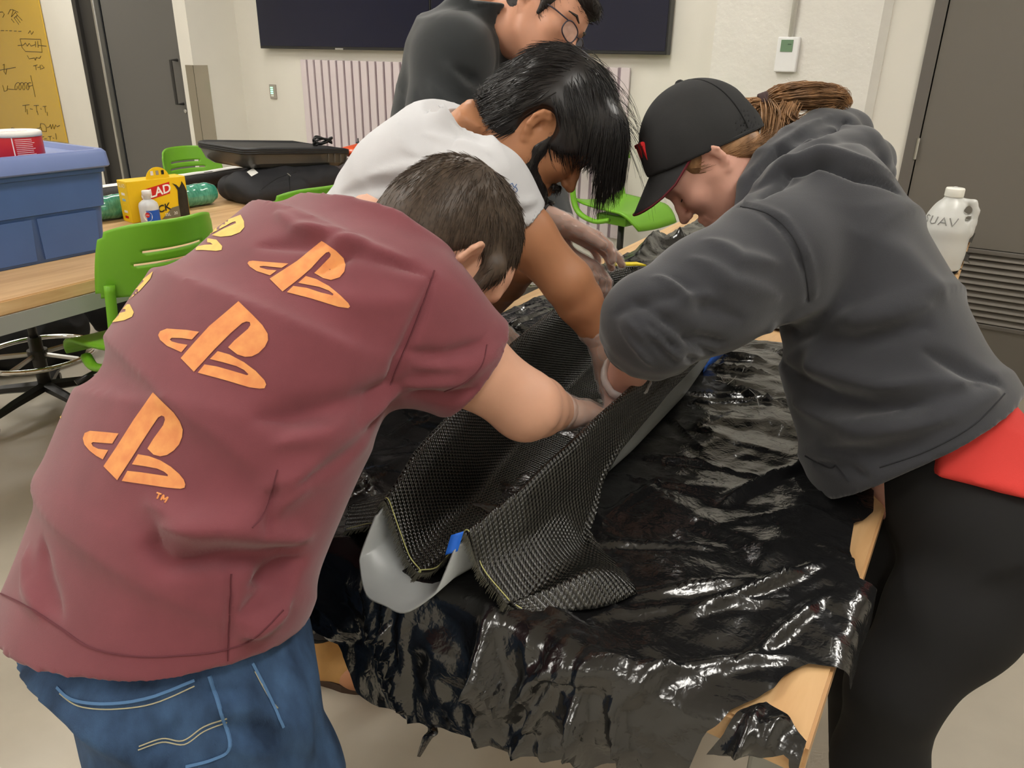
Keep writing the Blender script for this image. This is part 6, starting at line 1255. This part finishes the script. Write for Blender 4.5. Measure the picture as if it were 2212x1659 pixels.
# green film roll
gm2 = mat('green_film', srgb(48, 136, 112), .16, var=.12, vscale=10, coat=.8, vcol=srgb(96, 178, 152), stretch=(3, 9, 3)); rr0, rr1 = np.array((-3.33, 1.72, T+.054)), np.array((-3.285, 2.46, T+.054))
b = MB(); rows = []; ax = nrm(rr1-rr0); x1 = nrm(np.cross(ax, _z)); y1 = np.cross(ax, x1)
for i in range(90):
    t = i/89; row = []
    for k in range(29):
        a = 2*math.pi*k/28; q = (i*.5+k*1.3); rad = .052*(1-.25*max(0, (t-.96)/.04))+.0035*pnoise(Vector((t*26+math.cos(a)*.6, math.cos(a)*1.1+t*9, math.sin(a)*1.1)))+.002*abs(pnoise(Vector((t*60+a, math.cos(a)*2, math.sin(a)*2)))); row.append(rr0+(rr1-rr0)*t+(x1*math.cos(a)+y1*math.sin(a))*rad)
    rows.append(row)
o = b.grid(np.array(rows)).build('film_roll', gm2, None, True); tag(o, 'roll of crinkled green plastic film lying along the side table', 'roll')
# black mesh roll wrapped on white paper
mr = empty('mesh_roll', (-3.6, 2.4, T), label='long roll of black woven mesh with white paper behind the green roll', cat='roll')
meshm = mat('black_mesh', srgb(56, 54, 54), .6, bump=.6, bscale=600, var=.25, vscale=200)
local(MB().tube([(-3.62, 1.75, T+.045), (-3.70, 3.2, T+.045)], .045, 24).build('mesh_layers', meshm, None, True), mr)
g = [[(-3.62-.08*t+dx, 1.75+1.45*t, T+z+.004*pnoise(Vector((t*14, z*9, 0)))) for dx, z in ((.02, .0885), (-.02, .094), (-.06, .085), (-.085, .05))] for t in np.linspace(0, 1, 40)]
o = MB().grid(np.array(g)).build('paper_sheet', whp, None, True); md = o.modifiers.new('s', 'SOLIDIFY'); md.thickness = .001; local(o, mr)
# backpack
bagm = mat('black_nylon', srgb(34, 34, 38), .7, var=.1, vscale=12, bump=.4, bscale=500); fq = Field((-3.5, 2.3, T-.01), (-2.9, 3.35, T+.3), .008)
fq.chain([(-3.2, 2.56, T+.075), (-3.22, 2.8, T+.085), (-3.23, 3.1, T+.08)], [.072, .082, .075], .05); fq.chain([(-3.12, 2.56, T+.06), (-3.12, 3.1, T+.065)], [.06, .065], .05); fq.chain([(-3.3, 2.58, T+.06), (-3.32, 3.1, T+.065)], [.06, .065], .05)
fq.chain([(-3.08, 2.55, T+.045), (-3.07, 2.82, T+.05)], [.042, .045], .02); fq.plane((0, 0, T+.002), -_z)
V, Fa = fq.mesh(2); V = cloth_noise(V, Fa, 4, .005, (9, 9, 9)); V[:, 2] = np.maximum(V[:, 2], T+.002); bp_ = empty('backpack', (-3.2, 2.8, T), label='black backpack lying flat under the hard case', cat='backpack'); local(link('bag_body', vmesh('bag_body', V, Fa), bagm), bp_)
bvB = caster(V, Fa); decal('bag_label', bvB, [(533, 372), (547, 364), (558, 374), (543, 382)], whp, bp_, 4, .002); pxline('zip_line', bvB, [[(560, 412), (600, 385), (640, 372)], [(625, 378), (626, 405), (628, 420)]], .002, leverm, bp_); pxline('zip_pull', bvB, [[(621, 375), (628, 381)]], .0035, silver, bp_)
# hard shell case resting on the bag
casem = mat('case_graphite', srgb(70, 69, 67), .35, coat=.2); zipm = mat('case_zip', srgb(34, 34, 36), .5); cb = np.array((-3.33, 2.93, 1.092)); hc_ = empty('hard_case', cb, label='open dark grey hard shell case lying on the backpack', cat='case')
def crr(hx, hy, r, z): return [(x, y, z) for x, y in rrect(hx, hy, r, 6)]
def tilt(p): return (p[0], p[1], p[2]-.20*max(0, p[1]-.05)-.03*p[0])
secs = [(.12, .27, .06, -.082), (.165, .315, .06, -.078), (.19, .345, .07, -.055), (.20, .36, .07, -.012), (.203, .363, .07, -.006)]
b = loft_rr(secs, True, False); b.v = [tilt(p) for p in b.v]; o = b.build('shell', casem, hc_); smooth_angle(o, 35)
b = MB(); n_ = 20
for z, r_ in ((-.001, .006), (.008, .007), (.017, .006)): b.tube([tilt(p) for p in crr(.203, .363, .07, z)], r_, 6, closed=True)
o = b.build('zip_band', zipm, hc_, True)
b = loft_rr([(.203, .363, .07, -.004), (.203, .363, .07, .02), (.192, .352, .065, .024), (.18, .34, .06, .018)], False, True); b.v = [tilt(p) for p in b.v]; b.build('lining', zipm, hc_)
for i in range(4): MB().tube([tilt((.2035-.004*k*k*.02, .17+.045*i, -.014-.007*k)) for k in range(8)], .0025, 5).build('shell_rib', mat('case_rib', srgb(104, 102, 98), .4), hc_, True)
# drone
orm = mat('drone_orange', srgb(226, 84, 32), .3, coat=.4); dc = PX(775, 326, -3.35); dz = dc[2]; dr = empty('drone', (dc[0], dc[1], dz-.06), label='orange quadcopter drone behind the hard case', cat='drone')
fq = Field(dc-.3, dc+.3, .006); fq.ell(dc, np.eye(3), (.075, .10, .035), .02)
ends = [dc+np.array((sx*.16, sy*.17, -.005)) for sx in (-1, 1) for sy in (-1, 1)]
for e in ends: fq.cone(dc, e, .024, .018, .03); fq.cone(e-np.array((0, 0, .015)), e+np.array((0, 0, .012)), .022, .02, .01)
local(link('airframe', vmesh('airframe', *fq.mesh(1)), orm), dr)
for e in ends:
    local(MB().lathe([(.014, .01), (.015, .03), (.010, .034), (.004, .036), (.004, .055), (.001, .056)], 14, e).build('motor', leverm, None, True), dr); local(MB().lathe([(.006, -.075), (.01, -.07), (.012, -.01)], 10, e).build('landing_foot', leverm, None, True), dr)
local(MB().box(dc+np.array((.05, .02, -.055)), (.1, .14, .05), bev=.012).build('gimbal_camera', leverm), dr)
sb = MB().box((dc[0], dc[1], (T+dz-.075)/2), (.5, .46, dz-.075-T), bev=.01).build('case_half', zipm); tag(sb, 'black lower half of the hard case under the drone', 'case')
# power adapter with coiled cable
ad = PX(698, 315, -3.32); o = MB(); cp_ = [ad+np.array((.035*math.cos(t)*.7, .05*math.cos(t*.9+.5), .02+.018*math.sin(t*1.3)+.004*t*.2)) for t in np.linspace(0, 19, 90)]
ar = empty('cable_coil', ad, label='black coiled cable lying on the hard case', cat='cable'); local(o.tube(cp_, .006, 6).build('cable', leverm, None, True), ar)
# black bags under the side table
bm2 = mat('black_fabric', srgb(28, 28, 31), .8, var=.2, vscale=10, bump=.4, bscale=200)
for c_, sz_, sd_, lab in (((-4.22, 1.85, 0), (.22, .30, .44), 2, 'black rucksack slumped on the floor beneath the side table'), ((-4.3, 2.5, 0), (.2, .22, .48), 5, 'black jacket bundle on the floor behind the side table'), ((-4.15, 1.2, 0), (.2, .22, .36), 9, 'black duffel bag on the floor below the blue tote')):
    c_ = np.array(c_); fq = Field(c_-np.array((.4, .45, .02)), c_+np.array((.4, .45, .6)), .012); fq.ell(c_+np.array((0, 0, sz_[2]*.42)), np.eye(3), (sz_[0], sz_[1], sz_[2]*.52), .03); fq.ell(c_+np.array((.08, .05, sz_[2]*.28)), np.eye(3), (sz_[0]*.8, sz_[1]*.8, sz_[2]*.35), .05); fq.plane((0, 0, .005), -_z)
    V, Fa = fq.mesh(2); V = cloth_noise(V, Fa, sd_, .03, (6, 6, 5)); V[:, 2] = np.maximum(V[:, 2], .004); r_ = empty('bag', c_, label=lab, cat='bag'); local(link('bag_body', vmesh('bag_body', V, Fa), bm2), r_)
    local(MB().tube(spline([c_+np.array((.16, -.1, sz_[2]*.8)), c_+np.array((.2, 0, sz_[2]*.95)), c_+np.array((.16, .1, sz_[2]*.8))], 6), .012, 6, flat=.4).build('strap', leverm, None, True), r_)
# jug on the far end
jc = PZ(2022, 585, T); jm = mat('jug_white', srgb(226, 226, 222), .3, trans=.2); jr = empty('jug', (jc[0]-.0, jc[1], T+.012), label='white plastic gallon jug with pen writing at the far end of the table', cat='jug')
fq = Field((-.13, -.13, -.01), (.13, .13, .31), .005); 
for z0, z1, r0, r1 in ((.06, .14, .072, .072), (.14, .185, .072, .058), (.185, .235, .058, .024)): fq.cone((0, 0, z0), (0, 0, z1), r0, r1, .02)
fq.cone((0, 0, .0), (0, 0, .08), .07, .072, .01); fq.plane((0, 0, .002), -_z); fq.cone((0, 0, .22), (0, 0, .26), .022, .021, .01)
fq.chain([(.02, .0, .236), (.062, .0, .232), (.074, .0, .205), (.074, .0, .165), (.068, .0, .13)], [.010, .011, .011, .011, .016], .006); fq.chain([(.050, -.04, .205), (.050, .04, .205)], [.013, .013], .003, 's'); fq.chain([(.054, -.04, .18), (.054, .04, .18)], [.010, .010], .003, 's')
V, Fa = fq.mesh(1); jb = link('jug_body', vmesh('jug_body', V, Fa), jm, jr); jr.rotation_euler = (0, 0, math.radians(5)); jr.scale = (1.06, 1.06, 1.03)
MB().lathe([(.028, .247), (.029, .25), (.029, .272), (.027, .276), (.001, .276)], 28).build('cap', mat('jug_cap', srgb(238, 236, 226), .4), jr, True)
bvJ_ = caster(V, Fa)
def jf(p):
    a = math.radians(-103)+p[0]/.062; z = .172+p[1]; d = Vector((math.cos(a), math.sin(a), 0)); q = bvJ_.ray_cast(Vector((0, 0, z))+d*.2, -d); return np.array(q[0])+np.array(d)*.0012
b = MB(); SU = [[(-.042, .010), (-.050, .012), (-.054, .006), (-.044, .0), (-.042, -.007), (-.050, -.011), (-.056, -.008)], [(-.032, .012), (-.032, -.006), (-.026, -.011), (-.018, -.007), (-.016, .012)], [(-.010, -.011), (.0, .012), (.009, -.011)], [(-.005, -.003), (.005, -.003)], [(.014, .012), (.022, -.011), (.034, .012)]]
for l_ in SU: b.tube([jf((p[0]*1.15, p[1]*1.1)) for q in range(len(l_)-1) for p in [lerp(l_[q], l_[q+1], t) for t in (0, .33, .66)]]+[jf((l_[-1][0]*1.15, l_[-1][1]*1.1))], .0016, 5)
o = b.build('pen_writing', mat('pen_grey', srgb(140, 140, 138), .6), jr); o['kind'] = 'stuff'
# yellow scraper on the far rim
yc = PZ(1352, 572, 1.035); o = MB().prism([(-.05, -.012), (.03, -.014), (.055, 0), (.03, .014), (-.05, .012)], 0, .004, lambda p: yc+np.array((.85, .5, 0))*p[0]+np.array((-.5, .85, 0))*p[1]+_z*(p[2]+.004*math.cos(p[0]*40))).build('plastic_scraper', mat('scraper_yellow', srgb(238, 214, 30), .4)); tag(o, 'bright yellow plastic scraper lying at the far rim of the mould', 'scraper')
